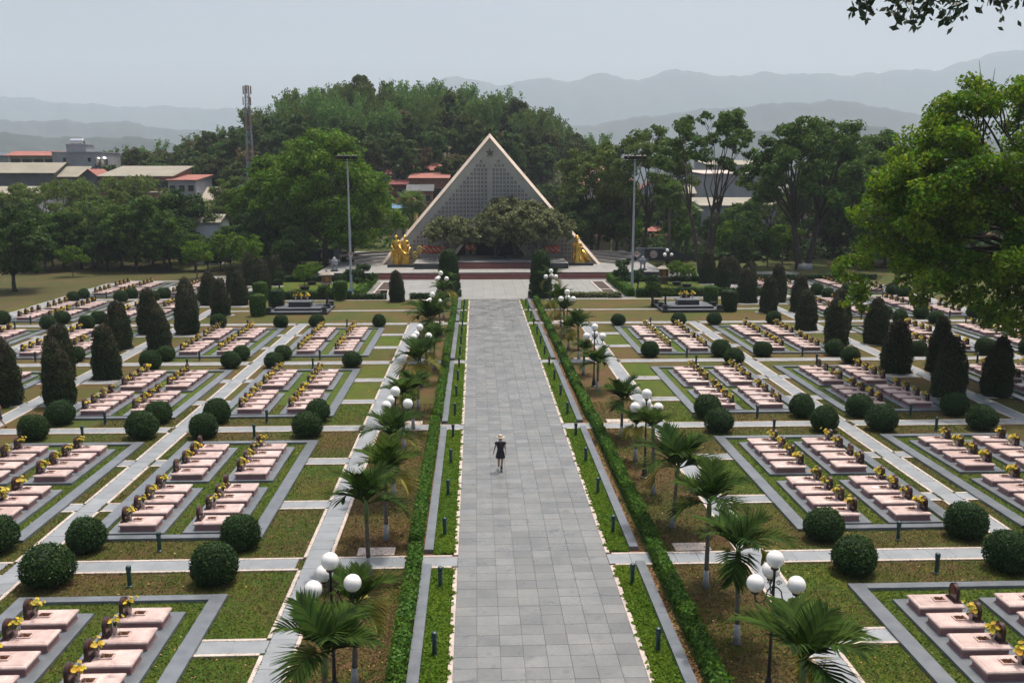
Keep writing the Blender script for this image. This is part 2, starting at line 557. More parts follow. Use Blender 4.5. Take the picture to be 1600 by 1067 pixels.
M['bedsoil'] = mat('dark_brown_bed', (0.07, 0.045, 0.04), 0.95, (0.04, 0.03, 0.025), 3, 0.3)
M['mountain'] = mat('haze_blue_wooded_mountain', (0.022, 0.040, 0.045), 0.95, (0.036, 0.048, 0.048), 0.0025, 0.2, 0, 0.02)  # wooded slopes with haze blue mixed into the colour
M['hillsoil'] = mat('hill_floor', (0.045, 0.050, 0.025), 0.95, (0.10, 0.065, 0.04), 0.05, 0.2, 0, 1)
M['blue_cloth'] = mat('blue_tarp', (0.10, 0.25, 0.50), 0.6)

# ------------------------------------------------------------------ garden geometry
XC = 2.0            # axis of the gardens
XP = 1.87           # axis of the central walkway
PW = 2.56           # half width of the walkway
YC0, DY = 29.8, 17.03
YC = [YC0 + DY * k for k in range(-1, 6)]      # centres of the cross paths (12.8 ... 115)
Y0G, YEND = 10.0, 96.3


def lr(u, side, c=XC):
    return c + side * u


def span(u0, u1, side, c=XC):
    a, b = c + side * u0, c + side * u1
    return (min(a, b), max(a, b))


# ground sheet to the horizon and the turf of the garden
g = MB()
g.quad(-12000, 12000, -400, 14000, -0.6)
struct('ground', g.mesh('ground', M['earth']))
g = MB()
g.quad(-150, 150, -60, 240, -0.01)
struct('park_ground', g.mesh('park_ground', M['lawn_far']))

lawn, lawn_g, lawn_d, bed = MB(), MB(), MB(), MB()
lawn.quad(-46, 50, Y0G, 97, 0.0)
for s in (-1, 1):
    x0, x1 = span(4.4, 7.0, s)
    lawn_d.quad(x0, x1, Y0G, 89.5, 0.006)
    x0, x1 = span(2.45, 3.95, s, XP)
    bed.quad(x0, x1, Y0G, 96.4, 0.010)
COLS = [(9.8, 16.2), (18.25, 24.7), (29.6, 36.0), (37.9, 44.3)]
PLOTS = []
for s in (-1, 1):
    for ci, (u0, u1) in enumerate(COLS):
        for k in range(0, 6):
            if k >= 4 and ci < 2:
                continue
            y0, y1 = YC[k] + 2.25, YC[k] + 14.65
            xm = lr((u0 + u1) / 2, s)
            if not (vis(lr(u0, s), y1, 0) or vis(lr(u0, s), y0, 0) or vis(lr(u1, s), y1, 0) or vis(xm, (y0 + y1) / 2, 0)):
                continue
            PLOTS.append((s, ci, k, u0, u1, y0, y1))
            x0, x1 = span(u0 + 0.3, u1 - 0.3, s)
            lawn_g.quad(x0, x1, y0 + 0.2, y1 - 0.2, 0.012)
    # brighter squares between the side path and the first plots
    for k in range(0, 4):
        for a, b, mm in ((0.6, 5.1, lawn_g if (k + s) % 2 else lawn), (6.1, 10.8, lawn_g), (11.8, 16.4, lawn if k % 2 else lawn_g)):
            x0, x1 = span(8.0, 9.8, s)
            mm.quad(x0, x1, YC[k] + a, YC[k] + b, 0.004)
struct('lawn', lawn.mesh('lawn', M['lawn']))
struct('plot_lawn', lawn_g.mesh('plot_lawn', M['lawn_green']))
struct('dry_lawn', lawn_d.mesh('dry_lawn', M['lawn_dry']))
struct('soil_strip', bed.mesh('soil_strip', M['soil']))
g = MB()
g.quad(-150, -46, 60, 200, 0.0)
g.quad(-46, -20, 97, 128, 0.0)
struct('rough_dry_grass', g.mesh('rough_dry_grass', M['lawn_rough']))


# ------------------------------------------------------------------ paving, piece by piece
def pave(name, pieces, material, bedmat, bed_rects, piece_name, bed_z, top_z, limit=300):
    """pieces: (x0,x1,y0,y1). The nearest pieces become objects, the rest one stuff part"""
    bm_ = MB()
    for r in bed_rects:
        bm_.quad(*r, bed_z)
    root = struct(name, bm_.mesh(name, bedmat))
    inview = [p for p in pieces if vis((p[0] + p[1]) / 2, (p[2] + p[3]) / 2, 0, 40)]
    inview.sort(key=lambda p: p[2])
    cache = {}
    jit = random.Random(3)
    for p in inview[:limit]:
        w, d = round(p[1] - p[0], 2), round(p[3] - p[2], 2)
        if (w, d) not in cache:
            b = MB()
            b.box(-w / 2 + .0025, w / 2 - .0025, -d / 2 + .0025, d / 2 - .0025, bed_z - 0.01 - top_z, 0, 0, .003, .003)
            cache[(w, d)] = b.mesh(piece_name, material)
        obj(piece_name, cache[(w, d)], root, ((p[0] + p[1]) / 2, (p[2] + p[3]) / 2, top_z + jit.uniform(-.002, .002)))
    if inview[limit:]:
        b = MB()
        for p in inview[limit:]:
            b.box(p[0] + .004, p[1] - .004, p[2] + .004, p[3] - .004, bed_z - 0.01, top_z + jit.uniform(-.002, .002), 0, .003, .003)
        o = obj('distant_' + piece_name, b.mesh('distant_' + piece_name, material), root)
        o['kind'] = 'stuff'
    return root


TW = 2 * PW / 8
tiles = []
y = 18.6
row = 0
rr = random.Random(5)
while y < 96.9:
    off = 0
    n = 8
    for i in range(n):
        tiles.append((XP - PW + i * TW, XP - PW + (i + 1) * TW, y, y + 0.6))
    y += 0.6
    row += 1
pave('central_walkway', tiles, M['paver'], M['joint'], [(XP - PW, XP + PW, 12, 97.0)], 'paving_tile', 0.016, 0.045)

# border stones, side paths, cross paths
slabs, beds, whites = [], [], []


def strip_y(xa, xb, ya, yb, step=0.8):
    x0, x1 = min(xa, xb), max(xa, xb)
    n = max(1, round((yb - ya) / step))
    for i in range(n):
        slabs.append((x0, x1, ya + (yb - ya) * i / n, ya + (yb - ya) * (i + 1) / n))
    beds.append((x0, x1, ya, yb))


def strip_x(xa, xb, ya, yb, step=0.8):
    x0, x1 = min(xa, xb), max(xa, xb)
    n = max(1, round((x1 - x0) / step))
    for i in range(n):
        slabs.append((x0 + (x1 - x0) * i / n, x0 + (x1 - x0) * (i + 1) / n, ya, yb))
    beds.append((x0, x1, ya, yb))


def white_y(x, y0, y1, w=0.12):
    whites.append((x - w / 2, x + w / 2, y0, y1))


def white_x(xa, xb, y, w=0.12):
    whites.append((min(xa, xb), max(xa, xb), y - w / 2, y + w / 2))


NS = [(7.0, 8.0), (16.75, 17.75), (26.85, 27.95), (36.5, 37.4), (45.0, 46.3)]     # paths that run away from the camera
for s in (-1, 1):
    for a, b in NS:
        yend = 81.4 if a < 20 else 113
        c0 = [Y0G] + [y for y in YC if y < yend] + [yend]
        # grey slabs run on; the cross paths are cut at them
        xs = span(a + .12, b - .12, s)
        strip_y(xs[0], xs[1], Y0G + .2, yend)
        for i in range(len(c0) - 1):
            ya = c0[i] + (0.53 if i else 0)
            yb = c0[i + 1] - (0.53 if i + 1 < len(c0) - 1 else 0)
            for u, inner in ((a + .06, True), (b - .06, False)):
                # leave gaps for the little spur paths
                gaps = []
                if i >= 1 or True:
                    base = c0[i] if i else YC[0]
                    for q in (5.25, 10.95):
                        gaps.append((base + q, base + q + .95))
                if a == 7.0 and inner:
                    gaps = []
                yy = ya
                for ga, gb in gaps:
                    if ga > yy and gb < yb:
                        white_y(lr(u, s), yy, ga)
                        yy = gb
                if yb > yy:
                    white_y(lr(u, s), yy, yb)
    # cross paths
    segs = [(PW + .0 + (XP - XC) * s * 1.0, 7.0)] + [(NS[i][1], NS[i + 1][0]) for i in range(4)]
    for k, yc in enumerate(YC):
        for i, (a, b) in enumerate(segs):
            if yc > 82 and i < 2:
                continue
            strip_x(lr(a + (.12 if i else .012), s), lr(b + .12, s) if i < 99 else 0, yc - .40, yc + .40)
            white_x(lr(a + (0 if i else .2), s), lr(b, s), yc - .46)
            white_x(lr(a + (0 if i else .2), s), lr(b, s), yc + .46)
        # spurs
        for q in (5.25, 10.95):
            if yc + q > 80 and True:
                pass
            for a, b in ((8.0, 9.8), (16.2, 16.75), (17.75, 18.25), (24.7, 26.85), (27.95, 29.6), (36.0, 36.5), (37.4, 37.9), (44.3, 45.0)):
                if yc + q > 80 and b < 19:
                    continue
                if yc + q > 112:
                    continue
                strip_x(lr(a - .11, s), lr(b, s), yc + q + .12, yc + q + .83, 0.9)
                white_x(lr(a, s), lr(b, s), yc + q + .06)
                white_x(lr(a, s), lr(b, s), yc + q + .89)
    # white edge of the central walkway, interrupted at the cross paths
    e = PW + .07
    yy = Y0G
    for yc in YC[:5] + [89.0]:
        white_y(lr(e, s, XP), yy, yc - (.53 if yc != 89.0 else .3), .14)
        yy = yc + (.53 if yc != 89.0 else .3)
    white_y(lr(e, s, XP), yy, 96.4, .14)
# thin path at 89 m and the kerb line at 96.5 m
for s in (-1, 1):
    strip_x(lr(PW + .2, s, XP), lr(26.9, s), 88.8, 89.2)
    white_x(lr(PW + .2, s, XP), lr(26.9, s), 88.73)
    white_x(lr(PW + .2, s, XP), lr(26.9, s), 89.27)
    white_x(lr(3.0, s, XP), lr(26.9, s), 96.6, .35)
pave('garden_paths', slabs, M['slab'], M['joint'], beds, 'path_slab', 0.020, 0.044)
wm = MB()
for x0, x1, y0, y1 in whites:
    if not (vis((x0 + x1) / 2, y1, 0, 400) or vis((x0 + x1) / 2, y0, 0, 400)):
        continue
    L_ = max(x1 - x0, y1 - y0)
    n = max(1, round(L_ / 1.0))
    for i in range(n):
        if x1 - x0 > y1 - y0:
            a, b = x0 + (x1 - x0) * i / n, x0 + (x1 - x0) * (i + 1) / n
            wm.box(a + .004, b - .004, y0 + .002, y1 - .002, 0.0, 0.052)
        else:
            a, b = y0 + (y1 - y0) * i / n, y0 + (y1 - y0) * (i + 1) / n
            wm.box(x0 + .002, x1 - .002, a + .004, b - .004, 0.0, 0.052)
wo_ = obj('border_stones', wm.mesh('border_stones', M['white_stone']))
tag(wo_, 'narrow pale pink border stones edging the grey garden paths', 'border stones', None, 'stuff')


# ------------------------------------------------------------------ leaf helpers
def leaf_mesh(name, C, size, mats, nrm=None, aspect=1.8, spread=1.0, midx=None, seed=0, bend=0.15, up=0.0):
    """C (N,3) leaf centres; each leaf is one diamond of four points"""
    r = np.random.default_rng(seed)
    N = len(C)
    C = np.asarray(C, float)
    n = r.normal(size=(N, 3))
    n /= np.linalg.norm(n, axis=1)[:, None]
    if nrm is not None:
        n = n * spread + np.asarray(nrm)
        n /= np.linalg.norm(n, axis=1)[:, None] + 1e-9
    if up:
        n[:, 2] += up
        n /= np.linalg.norm(n, axis=1)[:, None] + 1e-9
    t = np.cross(n, r.normal(size=(N, 3)))
    t /= np.linalg.norm(t, axis=1)[:, None] + 1e-9
    b = np.cross(n, t)
    s = (np.asarray(size) * (0.7 + 0.6 * r.random(N)))[:, None]
    v = np.empty((N, 4, 3))
    v[:, 0] = C - t * s * .5 * aspect
    v[:, 1] = C + b * s * .5 + n * s * bend
    v[:, 2] = C + t * s * .5 * aspect
    v[:, 3] = C - b * s * .5 + n * s * bend
    me = bpy.data.meshes.new(name)
    me.vertices.add(N * 4)
    me.vertices.foreach_set('co', v.reshape(-1))
    me.loops.add(N * 4)
    me.loops.foreach_set('vertex_index', np.arange(N * 4, dtype=np.int32))
    me.polygons.add(N)
    me.polygons.foreach_set('loop_start', np.arange(N, dtype=np.int32) * 4)
    me.polygons.foreach_set('loop_total', np.full(N, 4, dtype=np.int32))
    for m_ in (mats if isinstance(mats, (list, tuple)) else [mats]):
        me.materials.append(m_)
    if midx is not None:
        me.polygons.foreach_set('material_index', np.asarray(midx, dtype=np.int32))
    me.update(calc_edges=True)
    return me


def box_leaves(x0, x1, y0, y1, z1, dens, r, z0=0.05, lump=0.04):
    """points on the skin of a clipped box (no bottom)"""
    P, Nn = [], []
    for (ax, area) in (('t', (x1 - x0) * (y1 - y0)), ('l', (y1 - y0) * z1), ('r', (y1 - y0) * z1), ('f', (x1 - x0) * z1), ('b', (x1 - x0) * z1)):
        n = int(area * dens)
        if n == 0:
            continue
        a, b = r.random(n), r.random(n)
        if ax == 't':
            p = np.c_[x0 + a * (x1 - x0), y0 + b * (y1 - y0), np.full(n, z1)]
            nn = (0, 0, 1)
        elif ax in 'lr':
            p = np.c_[np.full(n, x0 if ax == 'l' else x1), y0 + a * (y1 - y0), z0 + b * (z1 - z0)]
            nn = (-1 if ax == 'l' else 1, 0, .2)
        else:
            p = np.c_[x0 + a * (x1 - x0), np.full(n, y0 if ax == 'f' else y1), z0 + b * (z1 - z0)]
            nn = (0, -1 if ax == 'f' else 1, .2)
        P.append(p + r.normal(size=(n, 3)) * lump * .5)
        Nn.append(np.tile(nn, (n, 1)))
    return np.concatenate(P), np.concatenate(Nn)


def join_parts(name, label, cat, core, leaves, loc=(0, 0, 0), group=None, names=('stem_core', 'foliage')):
    t = thing(name, label, cat, loc, 0, group)
    obj(names[0], core, t)
    obj(names[1], leaves, t)
    return t


# ------------------------------------------------------------------ ground cover, hedges and kerbs by the walkway
cell_edges = [(YC[0] + .62, YC[1] - .62), (YC[1] + .62, YC[2] - .62), (YC[2] + .62, YC[3] - .62), (YC[3] + .62, YC[4] - .62), (YC[4] + .62, 88.6), (89.4, 96.2)]
rn = np.random.default_rng(11)
P, Nn = [], []
for s in (-1, 1):
    for (a, b) in cell_edges:
        a = max(a, 19.5)
        dens = 1500 if b < 50 else (700 if b < 70 else 350)
        w = 0.78
        n = int((b - a) * w * dens)
        yy = a + rn.random(n) * (b - a)
        # ragged edge that creeps over the border stones
        rag = 0.035 * np.sin(yy * 3.1 + s) + 0.05 * np.sin(yy * 7.7 + 2 * s) + 0.06 * np.sin(yy * 17.3) + rn.normal(size=n) * 0.02
        inner = PW + 0.13 - np.clip(rag + .0, -0.05, .15)
        uu = inner + rn.random(n) * (3.42 - inner)
        zz = 0.03 + rn.random(n) * 0.06 + 0.02 * np.sin(yy * 5) * np.sin(uu * 9)
        P.append(np.c_[XP + s * uu, yy, zz])
P = np.concatenate(P)
gc = obj('ground_cover', leaf_mesh('ground_cover', P, 0.055, M['cover'], np.tile((0, 0, 1.0), (len(P), 1)), 1.5, 0.8))
tag(gc, 'low bright green ground cover spilling over the walkway border stones', 'ground cover', None, 'stuff')
g = MB()
for s in (-1, 1):
    for (a, b) in cell_edges:
        x0, x1 = span(PW + .16, 3.4, s, XP)
        g.quad(x0, x1, a, b, 0.022)
struct('ground_cover_bed', g.mesh('ground_cover_bed', mat('green_undergrowth', (0.045, 0.085, 0.012), 0.9, (0.03, 0.05, 0.01), 6, 0.3, 0.5, 30)))

side_w = {-1: 'left', 1: 'right'}
for s in (-1, 1):
    ends = [(YC[0] + .9, YC[1] - .45), (YC[1] + .75, YC[2] - .45), (YC[2] + .75, YC[3] - .45), (YC[3] + .75, YC[4] - .45), (YC[4] + .75, 88.6), (89.3, 96.2)]
    for i, (a, b) in enumerate(ends):
        a = max(a, 18.0)
        t = thing('granite_kerb', f'low dark granite kerb {side_w[s]} of the walkway, {ORD[i + 1]} length from the front', 'kerb', (0, (a + b) / 2, 0), 0, 'granite kerbs beside the walkway')
        n = max(1, round((b - a) / 1.8))
        x0, x1 = span(3.42, 3.75, s, XP)
        me = MB().box(x0, x1, -(b - a) / n / 2 + .004, (b - a) / n / 2 - .004, 0, 0.17, 0, .008, .0).mesh('coping_block', M['granite'])
        for j in range(n):
            obj('coping_block', me, t, (0, a + (b - a) * (j + .5) / n - (a + b) / 2, 0))
    # hedges: one length per cell, running across the cross path
    hs = [(YC[0] + 1.2, YC[1] + 0.75), (YC[1] + 1.25, YC[2] + 0.75), (YC[2] + 1.25, YC[3] + .75), (YC[3] + 1.25, YC[4] + .6), (YC[4] + 1.0, 88.5), (89.5, 96.0)]
    for i, (a, b) in enumerate(hs):
        a = max(a, 17.5)
        off = 0.05 * (i % 2)
        x0, x1 = span(3.96 + off, 4.32 + off, s)
        h = 0.45
        core = MB().box(x0 + .05, x1 - .05, a + .05, b - .05, 0, h - .05)
        dens = 700 if b < 50 else (350 if b < 70 else 220)
        P, Nn = box_leaves(x0, x1, a, b, h, dens, rn, lump=0.07)
        ym = (a + b) / 2
        P[:, 1] -= ym
        core.v = [(p[0], p[1] - ym, p[2]) for p in core.v]
        join_parts('low_hedge', f'clipped bright green hedge {side_w[s]} of the walkway, {ORD[i + 1]} length from the front', 'hedge',
                   core.mesh('stem_core', M['ballcore']), leaf_mesh('foliage', P, 0.075 if b < 50 else .11, M['hedge'], Nn, 1.5, 0.9, seed=i + 3),
                   (0, ym, 0), 'hedges beside the walkway')
# leaf litter
P = []
for s in (-1, 1):
    n = 2600
    P.append(np.c_[XP + s * (3.80 + rn.random(n) * .16), 20 + rn.random(n) ** 1.3 * 60, np.full(n, .03)])
n = 7000
P.append(np.c_[-18 + rn.random(n) * 44, 20 + rn.random(n) ** 1.6 * 55, np.full(n, .035)])
P = np.concatenate(P)
keep = (np.abs(P[:, 0] - XP) > PW + .8)
P = P[keep]
tag(obj('fallen_leaves', leaf_mesh('fallen_leaves', P, 0.048, M['litter'], np.tile((0, 0, 1.0), (len(P), 1)), 1.5, 0.4)),
    'dry brown leaves scattered over lawns and along the kerbs', 'fallen leaves', None, 'stuff')
# tufts of turf on the near lawns, kept off the paving
def turf_points(n, x0, x1, y0, y1, rn_):
    x = x0 + rn_.random(n) * (x1 - x0)
    y = y0 + rn_.random(n) ** 1.25 * (y1 - y0)
    ok = np.abs(x - XP) > 3.85
    ok &= ~((np.abs(np.abs(x - XC) - 4.15) < .32))
    for q in (x0,):
        pass
    for r4 in whites + beds:
        ok &= ~((x > r4[0] + .03) & (x < r4[1] - .03) & (y > r4[2] + .02) & (y < r4[3] - .02))
    for (s, ci, k, u0, u1, ya, yb) in PLOTS:
        a, b = span(u0, u1, s)
        inn = (x > a) & (x < b) & (y > ya) & (y < yb)
        kerb = (x > a + .03) & (x < b - .03) & (y > ya + .02) & (y < yb - .02) & ~((x > a + .49) & (x < b - .49) & (y > ya + .35) & (y < yb - .35))
        ok &= ~kerb
        for pa, pb in ((0.95, 3.0), (3.65, 5.7)):
            c, d = span(u0 + pa, u0 + pb, s)
            for qa, qb in ((0.5, 5.45), (6.3, 11.25)):
                ok &= ~(inn & (x > c) & (x < d) & (y > ya + qa) & (y < ya + qb))
    return x[ok], y[ok]


rt_ = np.random.default_rng(44)
beds_near = beds
_b = [b_ for b_ in beds if b_[2] < 60 and b_[3] > 18 and b_[1] > -24 and b_[0] < 28]
_w = [w_ for w_ in whites if w_[2] < 60 and w_[3] > 18 and w_[1] > -24 and w_[0] < 28]
beds_all, whites_all = beds, whites
beds, whites = _b, _w
gx_, gy_ = turf_points(330000, -20, 25, 20, 52, rt_)
beds, whites = beds_all, whites_all
dryish = np.sin(gx_ * .9 + 1.3 * np.sin(gy_ * .7)) + np.sin(gy_ * 1.1 + gx_ * .4) + rt_.normal(size=len(gx_)) * .9
inner = np.abs(np.abs(gx_ - XC) - 5.7) < 1.3
_u = np.abs(gx_ - XC)
_in = (((_u > 9.8) & (_u < 16.2)) | ((_u > 18.25) & (_u < 24.7))) & (((gy_ - YC0) % DY > 2.25) & ((gy_ - YC0) % DY < 14.65))
mi_ = ((dryish + inner * .9 - _in * 1.3) > .45).astype(int)
tp = np.c_[gx_, gy_, .026 + rt_.random(len(gx_)) * .022]
tag(obj('turf_tufts', leaf_mesh('turf_tufts', tp, .042, [leafmat('green_tuft', (0.062, 0.105, 0.014), .28, .015, .25, .8, (0.090, 0.135, 0.018)), leafmat('dry_tuft', (0.115, 0.080, 0.032), .3, .02, .15, .9, (0.14, 0.105, 0.045))], np.tile((0, 0, 1.0), (len(tp), 1)), 1.8, .9, mi_, 6)),
    'short tufts of green and dry grass on the near lawns', 'grass', None, 'stuff')
# inspection slabs beside the crossings
for s in (-1, 1):
    for k in range(1, 5):
        a, b = span(4.9, 6.2, s)
        m_ = MB().box(-(b - a) / 2, (b - a) / 2, -.34, .34, 0, .05, 0, .006, .006).mesh('inspection_slab', M['white_stone'])
        o = obj('inspection_slab', m_, None, ((a + b) / 2, YC[k] + .95, 0.0))
        tag(o, f'flat pinkish concrete cover slab {side_w[s]} of the walkway at the {ORD[k]} cross path', 'cover slab', 'concrete cover slabs')

# ------------------------------------------------------------------ plots: kerb frame, platforms, tombs
def ordrow(k):
    return ORD[k + 1]


TOMBS = []
PL_U = [(0.95, 3.0), (3.65, 5.7)]
PL_Y = [(0.5, 5.45), (6.3, 11.25)]
platform_me = MB().box(-1.025, 1.025, -2.475, 2.475, 0, .12, 0, .006, .006).mesh('stone_platform', M['granite'])
for (s, ci, k, u0, u1, y0, y1) in PLOTS:
    x0, x1 = span(u0, u1, s)
    xm, ym = (x0 + x1) / 2, (y0 + y1) / 2
    w, d = (x1 - x0) / 2, (y1 - y0) / 2
    t = thing('plot_kerb', f'dark granite kerb framing the {ORD[ci + 1]} grave plot {side_w[s]} of walkway, {ordrow(k)} row', 'kerb', (xm, ym, 0), 0, 'granite kerb frames of the grave plots')
    bw, ew, h = .5, .36, .12
    for (a, b, c, e) in ((-w, -w + bw, -d, d), (w - bw, w, -d, d)):
        obj('coping_side', MB().box(a, b, c, e, 0, h, 0, .006, 0).mesh('coping_side', M['granite']), t)
    for (c, e) in ((-d, -d + ew), (d - ew, d)):
        obj('coping_end', MB().box(-w + bw + .003, w - bw - .003, c, e, 0, h - .002, 0, 0, .006).mesh('coping_end', M['granite']), t)
    for pi, (pa, pb) in enumerate(PL_U):
        for qi, (qa, qb) in enumerate(PL_Y):
            px = lr(u0 + (pa + pb) / 2, s)
            py = y0 + (qa + qb) / 2
            if not vis(px, py + 2, .2, 120):
                continue
            o = obj('stone_platform', platform_me, None, (px, py, 0.0))
            tag(o, f'grey platform, {"inner" if pi == 0 else "outer"} {"near" if qi == 0 else "far"} one of {ORD[ci + 1]} plot {side_w[s]} of walkway, {ordrow(k)} row', 'platform', 'grey stone platforms under the tombs')
            for j in range(4):
                ty = y0 + qa + .16 + .44 + j * 1.22
                tx = lr(u0 + pa + 0.30 + 0.70, s)
                if vis(tx, ty, .4, 50):
                    TOMBS.append((math.hypot(tx, ty), tx, ty, s, ci, k, pi, qi, j))
TOMBS.sort()

# one tomb, length along x, headstone at +x end
def tomb_meshes():
    body = MB().box(-.64, .64, -.37, .37, 0, .20, 0, -.0, -.0)
    body.box(-.67, .67, -.40, .40, 0, .035)
    lid = MB().box(-.69, .69, -.435, .435, .20, .245, 0, -.0, .0)
    lid.box(-.69, .69, -.435, .435, .2455, .275, 0, .03, .03)
    lid.box(-.60, .60, -.36, .36, .2752, .292, 0, .03, .03)
    # headstone: arched slab, face towards -x
    pr = [(-.22, 0)] + [(-.22 + 0, .30)] + [(-.22 * math.cos(a), .32 + .20 * math.sin(a)) for a in [math.pi * i / 10 for i in range(1, 10)]] + [(.22, .30), (.22, 0)]
    hd = MB().prism(pr, -.055, .055)
    hd.v = [(p[1], p[0], p[2]) for p in hd.v]
    ft = MB().box(-.13, .12, -.27, .27, 0, .05, 0, .02, .02)
    hd.add(ft.v, ft.f)
    med = MB()
    n = 14
    ov = [(.13 * math.cos(2 * math.pi * i / n), .34 + .15 * math.sin(2 * math.pi * i / n)) for i in range(n)]
    med.prism(ov, -.066, -.052)
    med.v = [(p[1], p[0], p[2]) for p in med.v]
    star = MB()
    st = [((.07 if i % 2 == 0 else .028) * math.sin(math.pi * i / 5), .38 + (.07 if i % 2 == 0 else .028) * math.cos(math.pi * i / 5)) for i in range(10)]
    star.prism(st, -.075, -.066)
    star.v = [(p[1], p[0], p[2]) for p in star.v]
    fr = MB()
    for a in ((-.19, .19, -.14, -.11), (-.19, .19, .11, .14), (-.19, -.16, -.11, .11), (.16, .19, -.11, .11)):
        fr.box(*a, 0, .035)
    soil = MB().box(-.158, .158, -.108, .108, 0, .018)
    rs = random.Random(2)
    for i in range(9):
        a, b = rs.uniform(-.1, .1), rs.uniform(-.07, .07)
        soil.box(a - .022, a + .022, b - .022, b + .022, .018, .05 + rs.random() * .04, 0, .012, .012)
    vase = MB().lathe([(.035, 0), (.045, .01), (.032, .05), (.055, .12), (.060, .17), (.042, .21), (.048, .23)], 8)
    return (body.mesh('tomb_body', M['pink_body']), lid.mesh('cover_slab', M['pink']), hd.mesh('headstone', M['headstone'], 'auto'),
            med.mesh('medallion', M['red_medal']), star.mesh('star', M['gold_dot']), fr.mesh('incense_tray', M['vase']), soil.mesh('ash_and_sprigs', M['soil']), vase.mesh('vase_body', M['vase'], True))


TM = tomb_meshes()


def bouquet(seed, nfl=12):
    r = np.random.default_rng(seed)
    b = MB()
    for i in range(nfl):
        c = Vector((r.normal() * .075, r.normal() * .075, .33 + r.normal() * .07))
        n = (c - Vector((0.06, 0, .16))).normalized() + Vector((-.3, 0, .2))
        n.normalize()
        a = n.orthogonal().normalized()
        e = n.cross(a)
        rad = .050 + .018 * r.random()
        k = 7
        v = [c - n * .012] + [c + (a * math.cos(2 * math.pi * q / k) + e * math.sin(2 * math.pi * q / k)) * rad + n * .008 for q in range(k)]
        b.add(v, [(0, 1 + q, 1 + (q + 1) % k) for q in range(k)], 0)
        b.tube([(0, 0, .22), c - n * .012], .006, 3, 1)
    for i in range(14):
        c = Vector((r.normal() * .08, r.normal() * .08, .29 + r.normal() * .08))
        d = Vector((r.normal(), r.normal(), r.normal() + .6)).normalized() * .075
        w = d.orthogonal().normalized() * .018
        b.add([c - d, c + w, c + d, c - w], [(0, 1, 2, 3)], 1)
    return b.mesh('bouquet', [M['yellow'], M['stem']])


BQ = [bouquet(40 + i, 14 + i * 2) for i in range(4)]
TREE0 = {}


def make_tomb(label, loc, rz):
    t = thing('tomb', label, 'tomb', loc, rz, 'pink granite tombs')
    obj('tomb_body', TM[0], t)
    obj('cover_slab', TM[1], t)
    h = obj('headstone', TM[2], t, (.55, 0, .293))
    m_ = obj('medallion', TM[3], h)
    tr = obj('incense_tray', TM[5], t, (.10, 0, .293))
    obj('ash', TM[6], tr)
    return t


rt = random.Random(9)
tomb0 = None
bq0 = {}
far_lid, far_body, far_head, far_flow = MB(), MB(), MB(), MB()
plaque_me = MB().box(-.14, .14, -.1, .1, 0, .02).mesh('name_plaque', M['wall_white'])
for i, (dist, tx, ty, s, ci, k, pi, qi, j) in enumerate(TOMBS):
    rz = 0 if s > 0 else math.pi
    if i < 300:
        lab = f'{ORD[j + 1]} pink tomb from front, {"inner" if pi == 0 else "outer"} {"near" if qi == 0 else "far"} platform, {ORD[ci + 1]} plot {side_w[s]} of walkway, {ordrow(k)} row'
        loc = (tx + rt.uniform(-.015, .015), ty + rt.uniform(-.015, .015), .121)
        if tomb0 is None:
            tomb0 = make_tomb(lab, loc, rz)
        else:
            t = copy_tree(tomb0, loc, rz, lab)
            if rt.random() < .05:
                obj('name_plaque', plaque_me, t, (-.22, 0, .293))
        q = rt.randrange(4)
        vl = f'yellow flowers on {ORD[j + 1]} tomb, {"inner" if pi == 0 else "outer"} {"near" if qi == 0 else "far"} platform, {ORD[ci + 1]} plot {side_w[s]}, {ordrow(k)} row'
        vx = tx + s * (.36 + rt.uniform(-.02, .02))
        vloc = (vx, ty + rt.uniform(-.08, .04), .121 + .2925)
        vrz = rz + rt.uniform(-.5, .5)
        if rt.random() < .04:
            continue
        if q not in bq0:
            v = thing('flower_vase', vl, 'flower vase', vloc, vrz, 'vases of yellow flowers on the tombs')
            obj('vase_body', TM[7], v)
            obj('bouquet', BQ[q], v)['kind'] = 'stuff'
            bq0[q] = v
            v.scale = (1.2, 1.2, 1.18)
        else:
            v = copy_tree(bq0[q], vloc, vrz, vl)
    else:
        def place(dst, me_src, ox=0, oz=0):
            for p in me_src.polygons:
                pass
        c = math.cos(rz)
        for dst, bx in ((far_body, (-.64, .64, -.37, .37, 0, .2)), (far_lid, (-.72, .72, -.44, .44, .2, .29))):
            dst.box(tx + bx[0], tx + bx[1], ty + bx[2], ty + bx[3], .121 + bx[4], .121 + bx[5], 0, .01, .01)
        hx = tx + s * .55
        far_head.box(hx - .06, hx + .06, ty - .22, ty + .22, .41, .72)
        far_head.box(hx - .06, hx + .06, ty - .22, ty + .22, .72, .92, 0, 0, .1)
        for q in range(5):
            fx, fy, fz = tx + s * .36 + rt.gauss(0, .06), ty + rt.gauss(0, .07), .74 + rt.gauss(0, .06)
            far_flow.box(fx - .05, fx + .05, fy - .05, fy + .05, fz - .04, fz + .04, 0, .02, .02)
        far_flow.box(tx + s * .36 - .04, tx + s * .36 + .04, ty - .04, ty + .04, .412, .68, 1)
for nm, mb, mt, lb in (('distant_tomb_bodies', far_body, M['pink_body'], 'rows of shade-toned pink granite tomb bodies in the farthest plots'),
                       ('distant_tomb_slabs', far_lid, M['pink'], 'rows of pink cover slabs on the farthest tombs'),
                       ('distant_headstones', far_head, M['headstone'], 'dark headstones standing on the farthest tombs'),
                       ('distant_flowers', far_flow, [M['yellow'], M['stem']], 'yellow flowers in vases on the farthest tombs')):
    if mb.v:
        tag(obj(nm, mb.mesh(nm, mt)), lb, 'tombs', None, 'stuff')


